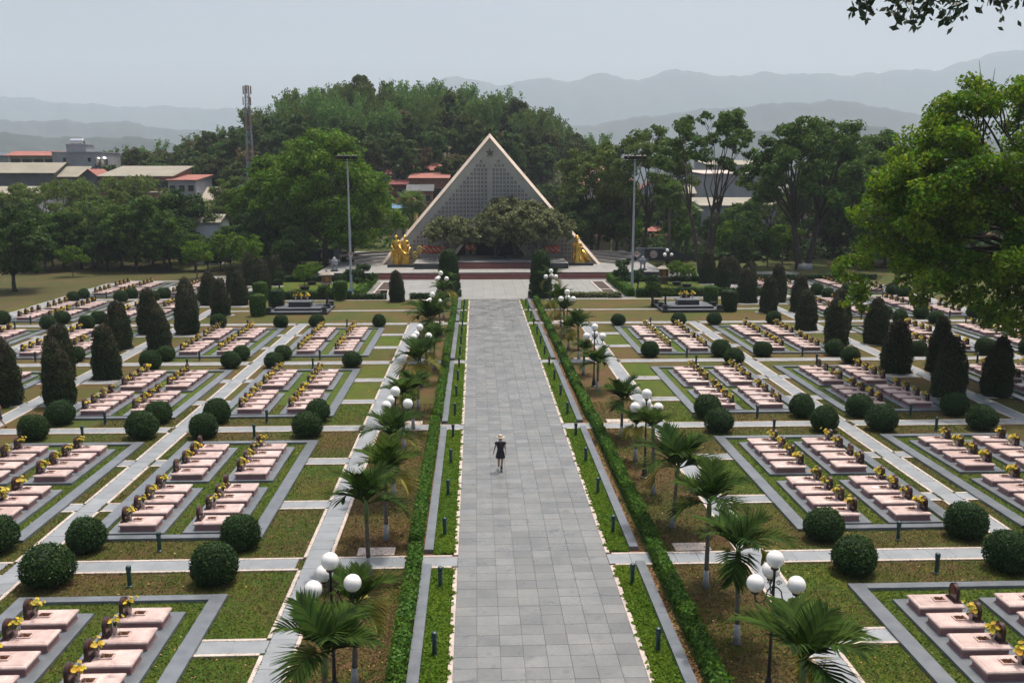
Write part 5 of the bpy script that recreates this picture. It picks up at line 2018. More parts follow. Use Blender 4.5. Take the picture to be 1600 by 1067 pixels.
def tree(name, label, cat, me, loc, rz=0, sc=1.0, group=None):
    t = thing(name, label, cat, loc, rz, group)
    obj('trunk', me[0], t)
    obj('crown', me[1], t)
    t.scale = sc if hasattr(sc, '__len__') else (sc,) * 3
    return t


TV = {}
TV['bright'] = tree_meshes(1, 19, dome(1, 34, 9.0, 8.2, 10.8, (2.2, 3.3), .6, -.75), 26000, .34, M['bark'], M['leaf_bright'], .5, .25, 1, sub=9)
TV['bright2'] = tree_meshes(2, 17, dome(2, 26, 7.0, 7.4, 9.6, (1.9, 2.9), .6, -.8), 18000, .33, M['bark'], M['leaf_bright'], .45, .25, 1, sub=9)
TV['dense'] = tree_meshes(3, 20, dome(3, 30, 8.6, 7.0, 13.0, (1.8, 2.7), .65, -.55), 24000, .32, M['bark'], M['leaf_mid'], .75, .36, 2, sub=9)
TV['open'] = tree_meshes(4, 21, dome(4, 20, 6.6, 4.8, 16.0, (1.0, 1.8), .7, -.6), 8500, .28, M['bark'], M['leaf_mid'], .55, .38, 3, sub=7, twigs=3)
TV['light'] = tree_meshes(5, 19, dome(5, 24, 7.2, 5.5, 13.5, (1.3, 2.1), .6, -.6), 13000, .30, M['bark'], M['leaf_feather'], .5, .35, 2, sub=8)
TV['feather'] = tree_meshes(6, 12, dome(6, 18, 6.2, 2.8, 8.4, (.9, 1.6), .5, -.5), 2800, .24, M['bark_grey'], M['leaf_feather'], .3, .35, 2, sub=8, flat=.5, twigs=3)
TV['round'] = tree_meshes(7, 9, dome(7, 20, 4.2, 3.4, 5.4, (1.2, 1.9), .6, -.7), 11000, .27, M['bark'], M['leaf_mid'], .26, .25, 1, sub=8)
TV['dark'] = tree_meshes(8, 10, dome(8, 20, 4.6, 4.0, 6.0, (1.3, 2.1), .6, -.8), 11000, .28, M['bark'], M['leaf_dark'], .3, .22, 1, sub=8)
TV['plum'] = tree_meshes(9, 5.4, dome(9, 40, 3.7, 2.1, 3.3, (.7, 1.0), .75, -.45), 15000, .19, M['bark_grey'], M['leaf_grey'], .16, .22, 3, sub=8, spread=1.3)
TV['plum2'] = tree_meshes(10, 7.2, dome(10, 60, 5.2, 3.2, 4.2, (.8, 1.2), .75, -.45), 24000, .19, M['bark_grey'], M['leaf_grey'], .18, .22, 3, sub=8, spread=1.3)
TV['small'] = tree_meshes(11, 5, dome(11, 12, 2.0, 1.6, 3.4, (.6, 1.0), .5, -.6), 2600, .20, M['bark_grey'], M['leaf_bright'], .09, .35, 1, sub=7)


def T(kind, px, Y, lab, sc=1.0, rz=0, z=0, cat='tree', name=None, group=None, szz=None):
    X, _ = at_y(px, 300, Y)
    nm = name or {'bright': 'broadleaf_tree', 'bright2': 'broadleaf_tree', 'dense': 'broadleaf_tree', 'open': 'bare_limbed_tree', 'light': 'light_crowned_tree', 'feather': 'acacia_tree', 'round': 'round_tree', 'dark': 'dark_tree', 'plum': 'frangipani_tree', 'plum2': 'frangipani_tree', 'small': 'young_tree'}[kind]
    return tree(nm, lab, cat, TV[kind], (X, Y, z), R(rz), (sc, sc, szz if szz else sc), group)


# frangipani trees on the shrine platform, each in a planter
for kind, px, Y, lab, sc, rz, zz in (('plum', 706, 126.2, 'low rounded frangipani tree left on the shrine platform', .97, 20, ZU),
                                 ('plum2', 806, 129.2, 'tallest frangipani tree, before the middle of the shrine', 1.02, 70, ZU),
                                 ('plum', 846, 126.0, 'frangipani tree right on the shrine platform', 1.14, 150, ZU),
                                 ('plum', 775, 128.2, 'frangipani tree crowding the doorway of the shrine', .92, 210, ZU)):
    T(kind, px, Y, lab, sc, rz, zz + .3)
    X, _ = at_y(px, 300, Y)
    o = obj('planter', MB().box(-1.0, 1.0, -.8, .8, 0, .32).mesh('planter', M['granite_face']), None, (X, Y, zz))
    tag(o, 'dark stone planter under the ' + lab, 'planter')

# left of the shrine
T('bright', 505, 132, 'largest bright green tree left of the shrine, behind the floodlight mast', .92, 0)
T('bright2', 437, 138, 'bright green tree left of the largest one', .88, 40)
T('bright2', 548, 137, 'bright green tree close to the shrine on its left', .80, 120)
T('dark', 395, 131, 'dark tree at the left foot of the bright trees', .75, 10)
T('dark', 277, 138, 'dense dark tree before the brick building', .98, 60)
T('round', 205, 128, 'mid green rounded tree left, before the feathery trees', 1.0, 15)
T('dark', 8, 106, 'dark tree at the left edge of the picture on dry grass', .86, 33)
T('feather', 45, 150, 'feathery tree farthest left', 1.0, 0)
T('feather', 105, 143, 'feathery tree with bare limbs, second from left', 1.05, 80)
T('feather', 160, 152, 'feathery tree, third from left', 1.08, 160)
T('feather', 215, 158, 'feathery tree before the beige roofed building', 1.1, 230)
T('feather', 140, 132, 'low feathery tree left above the dry grass', .8, 300)
T('round', 90, 134, 'dark rounded tree low at left behind dry grass', .8, 110)
T('dark', 60, 128, 'dark undergrowth tree at far left', .7, 200)
T('small', 103, 121, 'bright young tree on the dry grass at left', .75, 0)
T('round', 338, 128, 'small rounded tree before the white shed', .42, 90)
T('light', 370, 150, 'light crowned tree behind the white shed', .62, 10)
T('small', 300, 118, 'thin young tree left of the plaza', .9, 40)
T('small', 380, 120, 'thin young tree before the bright trees', 1.0, 80)
T('small', 345, 124, 'thin young tree with yellowish leaves', 1.0, 120)
T('dark', 455, 124, 'dark clump under the largest bright tree', .55, 200)
T('dark', 160, 128, 'dark round tree behind the left grave plots', .6, 0)
T('round', 250, 127, 'low leafy tree behind the left grave plots', .7, 0)
T('feather', 325, 146, 'feathery tree before the blue building', .8, 20)
for i, (k_, px, Y, sc) in enumerate((('dark', 35, 138, .8), ('round', 72, 128, .8), ('dark', 118, 131, .72), ('round', 150, 139, .95), ('dark', 182, 134, .8), ('round', 232, 134, .85), ('dark', 258, 131, .62), ('round', 298, 128, .5), ('dark', 318, 128, .4), ('round', 354, 133, .6), ('dark', 225, 145, .7), ('feather', 270, 150, .8), ('light', 20, 146, .55), ('light', 128, 150, .5), ('light', 190, 148, .52))):
    T(k_, px, Y, f'{ORD[i + 1]} filler tree of the left belt behind the dry grass'.replace('filler ', {'dark': 'dark ', 'round': 'leafy ', 'feather': 'feathery ', 'light': 'airy '}[k_]), sc, i * 47)
# right of the shrine
T('light', 930, 150, 'light crowned tree just right of the shrine', .86, 0)
T('light', 1000, 140, 'light crowned tree behind the right floodlight mast', .98, 90)
T('dark', 905, 144, 'dark tree at the right foot of the shrine', .9, 30)
T('dark', 1122, 152, 'dark tree before the grey factory wall, left', .62, 33)
T('round', 1158, 155, 'rounded tree before the grey factory wall', .85, 33)
T('light', 1205, 158, 'light crowned tree before the right end of the factory wall', .52, 33)
T('dark', 965, 152, 'dark tree behind the right drum wall', 1.05, 100)
T('open', 1104, 122, 'tall bare-limbed tree with sparse crown, right of the plaza', 1.0, 10)
T('dense', 1262, 126, 'big dense two-stemmed tree with whitewashed foot, right', .98, 0)
T('dense', 1345, 140, 'dense tree behind the foreground fig at right', .93, 80)
T('dark', 1178, 119, 'dark leaning tree between the bare-limbed tree and the dense tree', .62, 160)
T('dark', 1235, 142, 'dark shrubby tree before the boundary wall', .6, 200)
T('dark', 1310, 145, 'dark tree low behind the park bench', .75, 0)
T('round', 1390, 128, 'rounded tree behind the right plots under the fig', 1.1, 50)
T('dark', 1440, 135, 'dark tree behind the right plots', 1.2, 120)
T('round', 1530, 130, 'rounded tree far right behind the fig', 1.3, 200)
T('small', 1148, 128, 'bright young tree on lawn, right of the bare-limbed tree', 1.25, 0)
T('small', 1062, 140, 'young tree on lawn left of the bare-limbed tree', 1.2, 60)
T('small', 1228, 135, 'young tree beside the distant lamp', 1.1, 90)
T('small', 985, 146, 'young tree behind the right drum emblem', 1.2, 20)
T('small', 1205, 131, 'thin tree before the boundary wall', 1.0, 140)
# cloud-pruned and potted trees of the memorial gardens
TV['cloud'] = tree_meshes(20, 2.6, [(-.7, 0, 1.3, .6), (.6, .2, 1.6, .65), (0, 0, 2.2, .7), (.1, -.5, 1.2, .5)], 3600, .10, M['bark'], M['ball'], .12, .3, 1, sub=12, shell=.3, flat=.6, twigs=0)
TV['cyc'] = tree_meshes(21, 2.4, [(0, 0, 2.1, .75), (-.4, .1, 1.9, .5), (.5, 0, 1.95, .5)], 2600, .12, M['bark'], M['leaf_dark'], .16, .7, 1, sub=9, shell=.5, flat=.5, twigs=0)
for px, Y, kind, lab, sc in ((566, 106, 'cloud', 'cloud-pruned tree beside the left floodlight mast', 1.15), (545, 104, 'cloud', 'dark pruned bush left of the left floodlight mast', 1.0), (470, 106, 'small', 'small bonsai tree in the left memorial garden', .55),
                             (430, 107, 'cloud', 'rounded bush at the left end of the left memorial garden', .8), (482, 111, 'small', 'second bonsai tree in the left memorial garden', .5), (505, 90.2, 'cyc', 'leaning bonsai with flat top right of the left black tomb', .95),
                             (975, 107, 'cloud', 'big cloud-pruned bush left of the right floodlight mast', 1.25), (1000, 103.5, 'cloud', 'dark pruned bush right of the right floodlight mast', .95), (1025, 101.5, 'cloud', 'pruned bush before the right spirit house', .8),
                             (1062, 109, 'small', 'bonsai tree in a pot, right memorial garden', .55), (1078, 107, 'small', 'second potted bonsai, right memorial garden', .5), (1024, 91, 'cyc', 'upright bonsai left of the right black tomb', .95), (1045, 88.6, 'cyc', 'leaning bonsai beside the right black tomb', .85)):
    T(kind, px, Y, lab, sc, px % 360, 0, 'bonsai' if kind != 'cloud' else 'topiary', 'bonsai_tree' if kind != 'cloud' else 'cloud_pruned_bush')
    if 'pot' in lab or 'bonsai tree in' in lab:
        X, _ = at_y(px, 300, Y)
        tag(obj('bonsai_pot', MB().lathe([(.4, 0), (.6, .3), (.62, .34), (.3, .35)], 12).mesh('bonsai_pot', M['granite_face'], 'auto'), None, (X, Y, .03)), 'low dark pot holding the ' + lab, 'pot')

# whitewashed feet of the two big trees
for px, Y, r_, lab in ((1104, 122, .62, 'bare-limbed tree'), (1262, 126, 1.0, 'dense two-stemmed tree')):
    X, _ = at_y(px, 300, Y)
    tag(obj('whitewash_band', MB().lathe([(r_ * 1.25, 0), (r_ * 1.12, .9)], 14).mesh('whitewash_band', M['limewash'], True), None, (X, Y, 0)), f'whitewashed band round the foot of the {lab}', 'whitewash')

# fan palms
def fan_leaf():
    b = MB()
    b.tube([(0, 0, 0), (.6, 0, .25), (1.1, 0, .25)], .03, 4)
    n = 18
    for i in range(n):
        a = R(-115 + 230 * i / (n - 1))
        d = Vector((math.cos(a), math.sin(a), -.12 - .25 * (1 - math.cos(a))))
        w = Vector((-math.sin(a), math.cos(a), 0)) * .07
        c = Vector((1.1, 0, .25))
        m_ = c + d * .7
        e = c + d * 1.15 + Vector((0, 0, -.25))
        b.add([c, m_ + w, e, m_ - w], [(0, 1, 2, 3)])
    return b.mesh('fan_leaf', M['leaf_mid'])


FAN = fan_leaf()


def fan_palm(px, Y, h, lab, sc=1.0):
    X, _ = at_y(px, 300, Y)
    t = thing('fan_palm', lab, 'palm tree', (X, Y, 0), 0, 'fan palms among the trees')
    obj('trunk', MB().tube([(0, 0, 0), (.1, 0, h * .5), (0, .1, h)], [.28, .2, .2], 8).mesh('trunk', M['palm_trunk'], True), t)
    r = random.Random(px)
    for i in range(22):
        a = i * 2.39996
        tilt = 1.0 - 2.0 * i / 22
        o = obj('fan_leaf', FAN, t, (0, .1, h), (0, -tilt, a))
        f = sc * r.uniform(.9, 1.15)
        o.scale = (f, f, f)


fan_palm(440, 134 - 6, 8.0, 'fan palm in front of the bright trees, left one', 1.3)
fan_palm(462, 127, 6.6, 'fan palm in front of the bright trees, right one', 1.3)
fan_palm(643, 152, 8.4, 'fan palm beside the left rim of the shrine', 1.3)
fan_palm(628, 156, 5.6, 'lower fan palm left of the shrine', 1.2)
fan_palm(1047, 134, 10.0, 'fan palm behind the right floodlight mast', 1.45)
fan_palm(1075, 142, 7.0, 'fan palm left of the bare-limbed tree', 1.2)

# the fig in the right foreground and the leafy branch overhead
lob = []
r_ = random.Random(77)
for (x, y, z, q) in dome(31, 46, 9.6, 6.4, 11.6, (1.3, 2.1), .55, -.95, 6.5):
    lob.append((x, y, z, q))
lob += [(-9.2, 0, 10.6, 1.5), (-8.2, -1, 8.0, 1.6), (-9.8, 1, 7.2, 1.2), (-7.4, 0, 13.2, 1.5), (-4.5, 0, 16.6, 1.5), (-3.2, 1, 17.6, 1.3), (-6.4, -2, 6.0, 1.5), (-3.5, -3, 5.6, 1.5), (-2.5, -4, 8.5, 1.8), (-5, -3, 10.5, 1.8), (-1, -5, 11, 1.9), (-3, -4, 13.5, 1.8), (-9.5, 2, 5.4, 1.2), (-6, -1, 15.0, 1.5)]
lob += [(-8.8, -2, 9.2, 1.8), (-7.6, -3, 11.6, 1.8), (-6.6, -4, 7.4, 1.9), (-4.6, -5, 8.0, 2.0), (-1.0, -6, 7.0, 2.0), (-8.6, 0, 11.9, 1.6), (-5.6, -4, 12.8, 1.7), (-2.2, -5, 5.2, 1.8), (1, -6, 9, 2.1), (1, -6, 12.5, 2.0), (.5, -5, 5, 1.7)]
lob = [(x - 2.2, y, z, q) for x, y, z, q in lob]
fw, fl_ = tree_meshes(30, 18, lob, 100000, .165, M['bark'], M['leaf_fore'], .55, .42, 1, sub=9, shell=.5, flat=.8, spread=1.2, up=.2, twigs=3)
ft = tree('fig_tree', 'big glossy-leaved fig tree filling the right edge of the picture', 'tree', (fw, fl_), (35.4, 55.0, 0))
for q in range(3):
    obj('bare_twig', MB().tube([(-5.4 + q * .3, 1, 15.5), (-5.2 + q * .6, 1, 18), (-5.5 + q * 1.0, 1, 19.6 - q * .4)], [.05, .03, .01], 4).mesh('bare_twig', M['bark']), ft)

ob = MB()
ob.tube([(13.5, 16.5, 0), (13.6, 16.5, 7), (13.2, 16.6, 13), (12.6, 16.8, 18)], [.5, .42, .32, .2], 10)
X0, Z0 = 12.8, 16.5
twP, tN = [], []
tips = [(6.45, 15.8), (6.65, 15.65), (6.95, 15.5), (7.2, 15.5), (7.45, 15.6), (7.75, 15.6), (8.0, 15.55), (6.9, 15.9), (7.5, 15.9), (7.15, 15.75), (8.7, 15.85), (9.0, 15.8), (9.2, 15.9), (8.5, 16.0)]
r_ = random.Random(5)
rn2 = np.random.default_rng(5)
main = [Vector((12.8, 16.7, 16.6)), Vector((11, 16.5, 17.3)), Vector((8.8, 16.2, 17.2)), Vector((6.6, 16.0, 16.9))]
ob.tube(main, [.16, .11, .07, .03], 6)
for (tx, tz) in tips:
    src = min(main[1:], key=lambda p: abs(p.x - tx - .6))
    yv = 16 + r_.uniform(-.4, .4)
    p1 = Vector(((src.x + tx) / 2 + .1, yv, (src.z + tz) / 2 + .25))
    p2 = Vector((tx, yv, tz - .05))
    ob.tube([src, p1, p2], [.03, .018, .006], 4)
    n = 60
    for i in range(n):
        q = i / n
        c = p1.lerp(p2, .1 + .9 * q) + Vector((r_.gauss(0, .10), r_.gauss(0, .13), r_.gauss(-.02, .07)))
        twP.append(tuple(c))
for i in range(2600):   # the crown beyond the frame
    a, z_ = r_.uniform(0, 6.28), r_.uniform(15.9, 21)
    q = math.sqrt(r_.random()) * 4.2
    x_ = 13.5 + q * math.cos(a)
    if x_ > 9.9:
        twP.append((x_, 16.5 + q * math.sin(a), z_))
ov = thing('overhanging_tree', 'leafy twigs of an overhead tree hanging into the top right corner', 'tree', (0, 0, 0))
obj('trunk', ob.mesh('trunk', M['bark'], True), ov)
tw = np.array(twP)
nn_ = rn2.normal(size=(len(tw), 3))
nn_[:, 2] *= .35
obj('crown', leaf_mesh('crown', tw, .082, mat('dark_overhang_leaves', (0.030, 0.055, 0.018), .5, None, 3, .3, island=.3), nn_, 1.9, .3, None, 5), ov)  # dark leaf green, tone varied at random per leaf

# ------------------------------------------------------------------ boundary wall and fence at the back right
t = thing('boundary_wall', 'low grey boundary wall with reddish tiled coping behind the right lawns', 'wall', (55, 158, 0))
for i in range(14):
    obj('wall_bay', MB().box(-38 + i * 6.2, -38.25 + (i + 1) * 6.2, 0, .25, 0, 2.6).mesh('wall_bay', M['wall_beige']) if i == 0 else bpy.data.meshes['wall_bay'], t, (0, 0, 0) if i == 0 else (i * 6.2, 0, 0)) if i == 0 else obj('wall_bay', bpy.data.meshes['wall_bay'], t, (i * 6.2, 0, 0))
obj('coping', MB().box(-38.2, 49, -.15, .4, 2.602, 2.85, 0, 0, .1).mesh('coping', M['tile_roof']), t)
t = thing('iron_fence', 'thin dark iron fence along the lawn behind the right plots', 'fence', (48, 146, 0))
for i in range(30):
    obj('fence_post', bpy.data.meshes.get('fence_post') or MB().box(-.04, .04, -.04, .04, 0, 1.9).mesh('fence_post', M['black']), t, (-22 + i * 1.9, 0, 0))
obj('fence_rail', MB().box(-22, 33, -.02, .02, .25, .30).mesh('fence_rail', M['black']), t)
obj('fence_rail', MB().box(-22, 33, -.02, .02, 1.7, 1.75).mesh('fence_rail', M['black']), t)

# ------------------------------------------------------------------ town
def building(name, lab, px0, px1, yt, Y, depth, wall, roof='flat', rm=None, rh=2.0, wins=(0, 0), z0=-.6, cat='building', over=.4, wsize=(1.1, 1.2), rz=0, parapet=True, group=None, wz=None):
    xa, zt = at_y(px0, yt, Y)
    xb, _ = at_y(px1, yt, Y)
    w = (xb - xa) / 2
    t = thing(name, lab, cat, ((xa + xb) / 2, Y, z0), R(rz), group)
    h = zt - z0
    obj('wall', MB().box(-w, w, 0, depth, 0, h).mesh('wall', wall), t)
    if roof == 'flat':
        obj('roof_slab', MB().box(-w - .15, w + .15, -.15, depth + .15, h + .002, h + .25).mesh('roof_slab', rm or M['wall_grey']), t)
    elif roof == 'shed':
        v = [(-w - over, -over, h - .05), (w + over, -over, h - .05), (w + over, depth + over, h + rh), (-w - over, depth + over, h + rh)]
        b_ = MB().add(v + [(p[0], p[1], p[2] + .15) for p in v], [(3, 2, 1, 0), (4, 5, 6, 7), (0, 1, 5, 4), (1, 2, 6, 5), (2, 3, 7, 6), (3, 0, 4, 7)])
        obj('roof', b_.mesh('roof', rm), t)
        obj('gable', MB().add([(-w, .01, h - .1), (-w, depth, h - .1), (-w, depth, h + rh), (w, .01, h - .1), (w, depth, h - .1), (w, depth, h + rh)], [(0, 1, 2), (5, 4, 3)]).mesh('gable', wall), t)
    elif roof in ('gable', 'gable_y'):
        if roof == 'gable':     # ridge along x
            v = [(-w - over, -over, h - .05), (w + over, -over, h - .05), (w + over, depth / 2, h + rh), (-w - over, depth / 2, h + rh), (-w - over, depth + over, h - .05), (w + over, depth + over, h - .05)]
            f = [(0, 1, 2, 3), (3, 2, 5, 4)]
            gb = [[(-w, 0, h), (-w, depth, h), (-w, depth / 2, h + rh - .1)], [(w, depth, h), (w, 0, h), (w, depth / 2, h + rh - .1)]]
        else:
            v = [(-w - over, -over, h - .05), (0, -over, h + rh), (0, depth + over, h + rh), (-w - over, depth + over, h - .05), (w + over, -over, h - .05), (w + over, depth + over, h - .05)]
            f = [(0, 1, 2, 3), (1, 4, 5, 2)]
            gb = [[(-w, .0, h), (w, .0, h), (0, .0, h + rh - .1)], [(w, depth, h), (-w, depth, h), (0, depth, h + rh - .1)]]
        n = len(v)
        b_ = MB().add(v + [(p[0], p[1], p[2] - .12) for p in v], f + [tuple(reversed([i + n for i in q])) for q in f])
        b_.add([v[0], v[1], (v[1][0], v[1][1], v[1][2] - .12), (v[0][0], v[0][1], v[0][2] - .12)], [(3, 2, 1, 0)])
        obj('roof', b_.mesh('roof', rm), t)
        g_ = MB()
        for q in gb:
            g_.add(q, [(0, 1, 2)])
        obj('gable', g_.mesh('gable', wall), t)
    nx, nz_ = wins
    if nx:
        fm = MB().box(-wsize[0] / 2 - .08, wsize[0] / 2 + .08, -.06, .0, -wsize[1] / 2 - .08, wsize[1] / 2 + .08).mesh('window', M['wall_beige'])
        pm = MB().box(-wsize[0] / 2, wsize[0] / 2, -.08, -.055, -wsize[1] / 2, wsize[1] / 2).mesh('pane', M['window'])
        for i in range(nx):
            for j in range(nz_):
                zz = (h - 1.6 - j * 3.0) if wz is None else wz
                o = obj('window', fm, t, (-w + 2 * w * (i + .5) / nx, 0, zz))
                obj('pane', pm, o)
    return t


def tank(px, py, Y, lab, horizontal=True, sc=1.0):
    X, Z = at_y(px, py, Y)
    t = thing('water_tank', lab, 'water tank', (X, Y + 1.5, Z), 0, 'steel water tanks on roofs')
    if horizontal:
        b_ = MB().lathe([(.05, -1.5), (.6, -1.45), (.75, -1.3), (.75, 1.3), (.6, 1.45), (.05, 1.5)], 14)
        b_.v = [(p[2] * sc, p[0] * sc, p[1] * sc) for p in b_.v]
    else:
        b_ = MB().lathe([(.5 * sc, -.9 * sc), (.55 * sc, -.8 * sc), (.55 * sc, .6 * sc), (.3 * sc, .85 * sc), (.05, .9 * sc)], 12)
    obj('tank_shell', b_.mesh('tank_shell', M['silver'], 'auto'), t)
    f = MB()
    for a in (-.8, .8):
        f.box((a - .08) * sc, (a + .08) * sc, -.5 * sc, .5 * sc, -1.9 * sc, -.7 * sc)
    obj('tank_frame', f.mesh('tank_frame', M['lattice_grey']), t)


building('veranda_house', 'house with red tiled canopy roof over an open veranda, far left', 15, 86, 243, 235, 9, M['wall_beige'], 'gable', M['tile_roof'], 1.1, (4, 1), wsize=(2.2, 1.4), over=1.0)  # wide dark panes paint the shade of the open veranda
building('dark_shed', 'dark roofed shed at the far left edge of the town', -12, 12, 243, 245, 8, M['wall_grey'], 'gable', M['window'], .8)
building('grey_block', 'plain grey concrete block with a water tank on top, far left', 81, 158, 239, 228, 12, M['wall_grey'], 'flat', None, 1, (2, 1), wsize=(.7, .9))
building('stair_tower', 'small grey roof tower carrying the water tank', 103, 134, 227, 231, 5, M['wall_grey'], 'flat')
tank(117, 222, 231, 'large horizontal steel tank on the grey roof tower', True, 1.1)
tank(150, 252, 226, 'upright steel tank right of the grey block', False, 1.1)
tank(159, 254, 226, 'second upright tank with frame right of the grey block', False, 1.5)
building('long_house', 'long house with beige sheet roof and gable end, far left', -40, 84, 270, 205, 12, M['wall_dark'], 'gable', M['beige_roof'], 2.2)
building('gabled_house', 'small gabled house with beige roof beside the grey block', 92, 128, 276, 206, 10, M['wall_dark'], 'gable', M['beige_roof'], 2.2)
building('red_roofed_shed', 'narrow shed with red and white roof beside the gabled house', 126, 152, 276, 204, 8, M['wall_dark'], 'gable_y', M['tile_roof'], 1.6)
building('low_warehouse', 'low warehouse with beige roof and grey wall at the left edge', -60, 58, 303, 176, 12, M['wall_grey'], 'gable', M['beige_roof'], 1.3)
building('long_brick_building', 'long unfinished brick building with beige roof behind the feathery trees', 155, 268, 276, 196, 14, M['brick'], 'shed', M['beige_roof'], 2.1, (6, 1), wsize=(2.6, 1.5))
building('brick_house', 'brick house with red tile roof right of the long building', 262, 305, 282, 194, 12, M['wall_grey'], 'shed', M['tile_roof'], 1.0, (3, 2))
building('brick_infill', 'unplastered red brick wall building low behind the trees', 212, 252, 302, 190, 5, M['brick'], 'flat', M['wall_beige'], 1, (2, 1), wsize=(2.2, 1.3))
building('leaning_gable_wall', 'tall narrow brown gable wall by the blue building', 306, 326, 330, 190, 10, M['wall_beige'], 'shed', M['wall_beige'], 4.5)
building('blue_building', 'pale blue building with flat white roof between the trees', 311, 346, 286, 215, 9, M['wall_grey'], 'flat', M['wall_white'], 1, (3, 2))
building('white_shed', 'bright white shed with grey green roof behind the left trees', 303, 341, 347, 137, 6, M['wall_white'], 'gable', M['beige_roof'], 1.0, z0=-.1)
building('dark_red_house', 'dark red walled house left of the bright trees', 362, 402, 298, 186, 9, M['wall_red'], 'shed', M['blue'], .8, (2, 1))
building('red_roof_house', 'small house with red roof below the telecom mast', 371, 400, 264, 232, 8, M['wall_beige'], 'gable', M['tile_roof'], 1.0, (2, 1))
building('blue_topped_house', 'brick house with a wide dark opening and blue eave, left of the shrine', 640, 700, 279, 200, 12, M['brick'], 'shed', M['tile_roof'], 1.0, (1, 1), wsize=(5.2, 2.8), wz=9.2)  # the wide dark pane paints the shade inside the opening
building('yellow_house', 'yellow ochre gabled house left of the shrine', 614, 650, 316, 190, 8, M['wall_yellow'], 'gable_y', M['tile_roof'], 2.0, (1, 1))
building('blue_shed', 'small shed with blue roof under the yellow house', 612, 634, 326, 182, 6, M['wall_beige'], 'shed', M['blue'], .6)
building('red_gabled_house', 'house with steep red roof behind the shrine on its left', 646, 690, 266, 216, 9, M['wall_beige'], 'gable', M['tile_roof'], 1.6, (3, 1))
building('pink_house', 'small red roofed house half hidden by the bright trees', 604, 636, 272, 214, 9, M['wall_beige'], 'gable', M['tile_roof'], 1.2, (2, 1))
building('maroon_roof_house', 'low maroon roofed house left of the shrine', 610, 640, 288, 204, 8, M['wall_red'], 'gable', M['wall_red'], 1.0, (1, 1))
for i, (px, py, Yt, hz) in enumerate(((621, 263, 212, False), (628, 257, 216, False), (642, 266, 214, False), (669, 258, 218, False), (630, 291, 204, False), (636, 297, 203, False))):
    tank(px, py, Yt, f'{ORD[i + 1]} steel rooftop tank from the left among the houses left of the shrine', hz, .85)
building('red_roof_house', 'low house with red roof seen through the trees right of the shrine', 896, 938, 289, 205, 8, M['wall_beige'], 'gable', M['tile_roof'], 1.4, (3, 1))
building('red_roof_house', 'red roofed house higher up right of the shrine', 912, 960, 268, 235, 8, M['wall_beige'], 'gable', M['tile_roof'], 1.4, (3, 1))
building('white_roof_hall', 'long pale roofed hall far behind the bare-limbed tree', 1108, 1215, 258, 290, 20, M['wall_grey'], 'shed', M['beige_roof'], 1.6)
building('grey_hall', 'large grey hall with pinkish flat roof behind the bare-limbed tree', 1100, 1205, 272, 215, 20, M['wall_grey'], 'shed', M['white_stone'], .8)
building('low_grey_factory', 'low grey factory wall with beige roof edge behind the right trees', 1096, 1245, 322, 182, 12, M['wall_grey'], 'shed', M['beige_roof'], 1.2)
building('far_shed', 'pale shed seen between the right trees', 1265, 1330, 335, 190, 10, M['wall_beige'], 'gable', M['tile_roof'], 1.0, (3, 1))
building('green_kiosk', 'small pale green house behind the fan palm at right', 1056, 1096, 330, 176, 8, M['green_metal'], 'shed', M['beige_roof'], .8, (2, 1))
building('red_stall', 'small stall with red awning behind the right lawns', 990, 1035, 362, 165, 5, M['window'], 'shed', M['tile_roof'], .6)
building('far_block', 'small white block seen past the dense tree at right', 1190, 1215, 262, 330, 10, M['wall_white'], 'flat', None, 1, (2, 1))

# ------------------------------------------------------------------ telecom mast
X, _ = at_y(391, 250, 180)
zb, zt = 7.0, at_y(391, 134, 180)[1]
mt_ = thing('telecom_mast', 'tall red and white lattice telecom mast rising over the hill trees at left', 'mast', (X, 180, zb))
Hm = zt - zb
segs_ = 16
for i in range(4):
    a = math.pi / 4 + i * math.pi / 2
    obj('mast_leg', MB().tube([(1.0 * math.cos(a), 1.0 * math.sin(a), -8), (1.0 * math.cos(a), 1.0 * math.sin(a), 0), (.45 * math.cos(a), .45 * math.sin(a), Hm)], .06, 5).mesh('mast_leg', M['lattice_grey']), mt_)
for j in range(segs_):
    b = MB()
    za, zc = Hm * j / segs_, Hm * (j + 1) / segs_
    ra, rc = 1.0 - .55 * j / segs_, 1.0 - .55 * (j + 1) / segs_
    for i in range(4):
        a, c = math.pi / 4 + i * math.pi / 2, math.pi / 4 + (i + 1) * math.pi / 2
        b.tube([(ra * math.cos(a), ra * math.sin(a), za), (rc * math.cos(c), rc * math.sin(c), zc)], .032, 4)
        b.tube([(ra * math.cos(c), ra * math.sin(c), za), (rc * math.cos(a), rc * math.sin(a), zc)], .032, 4)
        b.tube([(rc * math.cos(a), rc * math.sin(a), zc), (rc * math.cos(c), rc * math.sin(c), zc)], .032, 4)
    obj('mast_bracing', b.mesh('mast_bracing', M['redwhite'] if (j // 2) % 2 else M['lattice_grey']), mt_)
for j, z in enumerate((Hm - .8, Hm - 2.8, Hm - 4.8)):
    for i in range(3):
        a = R(40 + 120 * i + 20 * j)
        obj('antenna_panel', MB().box(-.07, .07, -.13, .13, -.75, .75).mesh('antenna_panel', M['wall_beige'] if i else M['redwhite']), mt_, (.78 * math.cos(a), .78 * math.sin(a), z), (0, 0, a))

# ------------------------------------------------------------------ wooded hill
def hill_z(x, y):
    q = (abs(x + 36) / 82) ** 2.6 + ((y - 305) / 105) ** 2
    k = min(1, max(0, (x + 78) / 40))
    k = k * k * (3 - 2 * k)
    return (14.5 + 11.8 * k) * max(0, 1 - q) ** .55


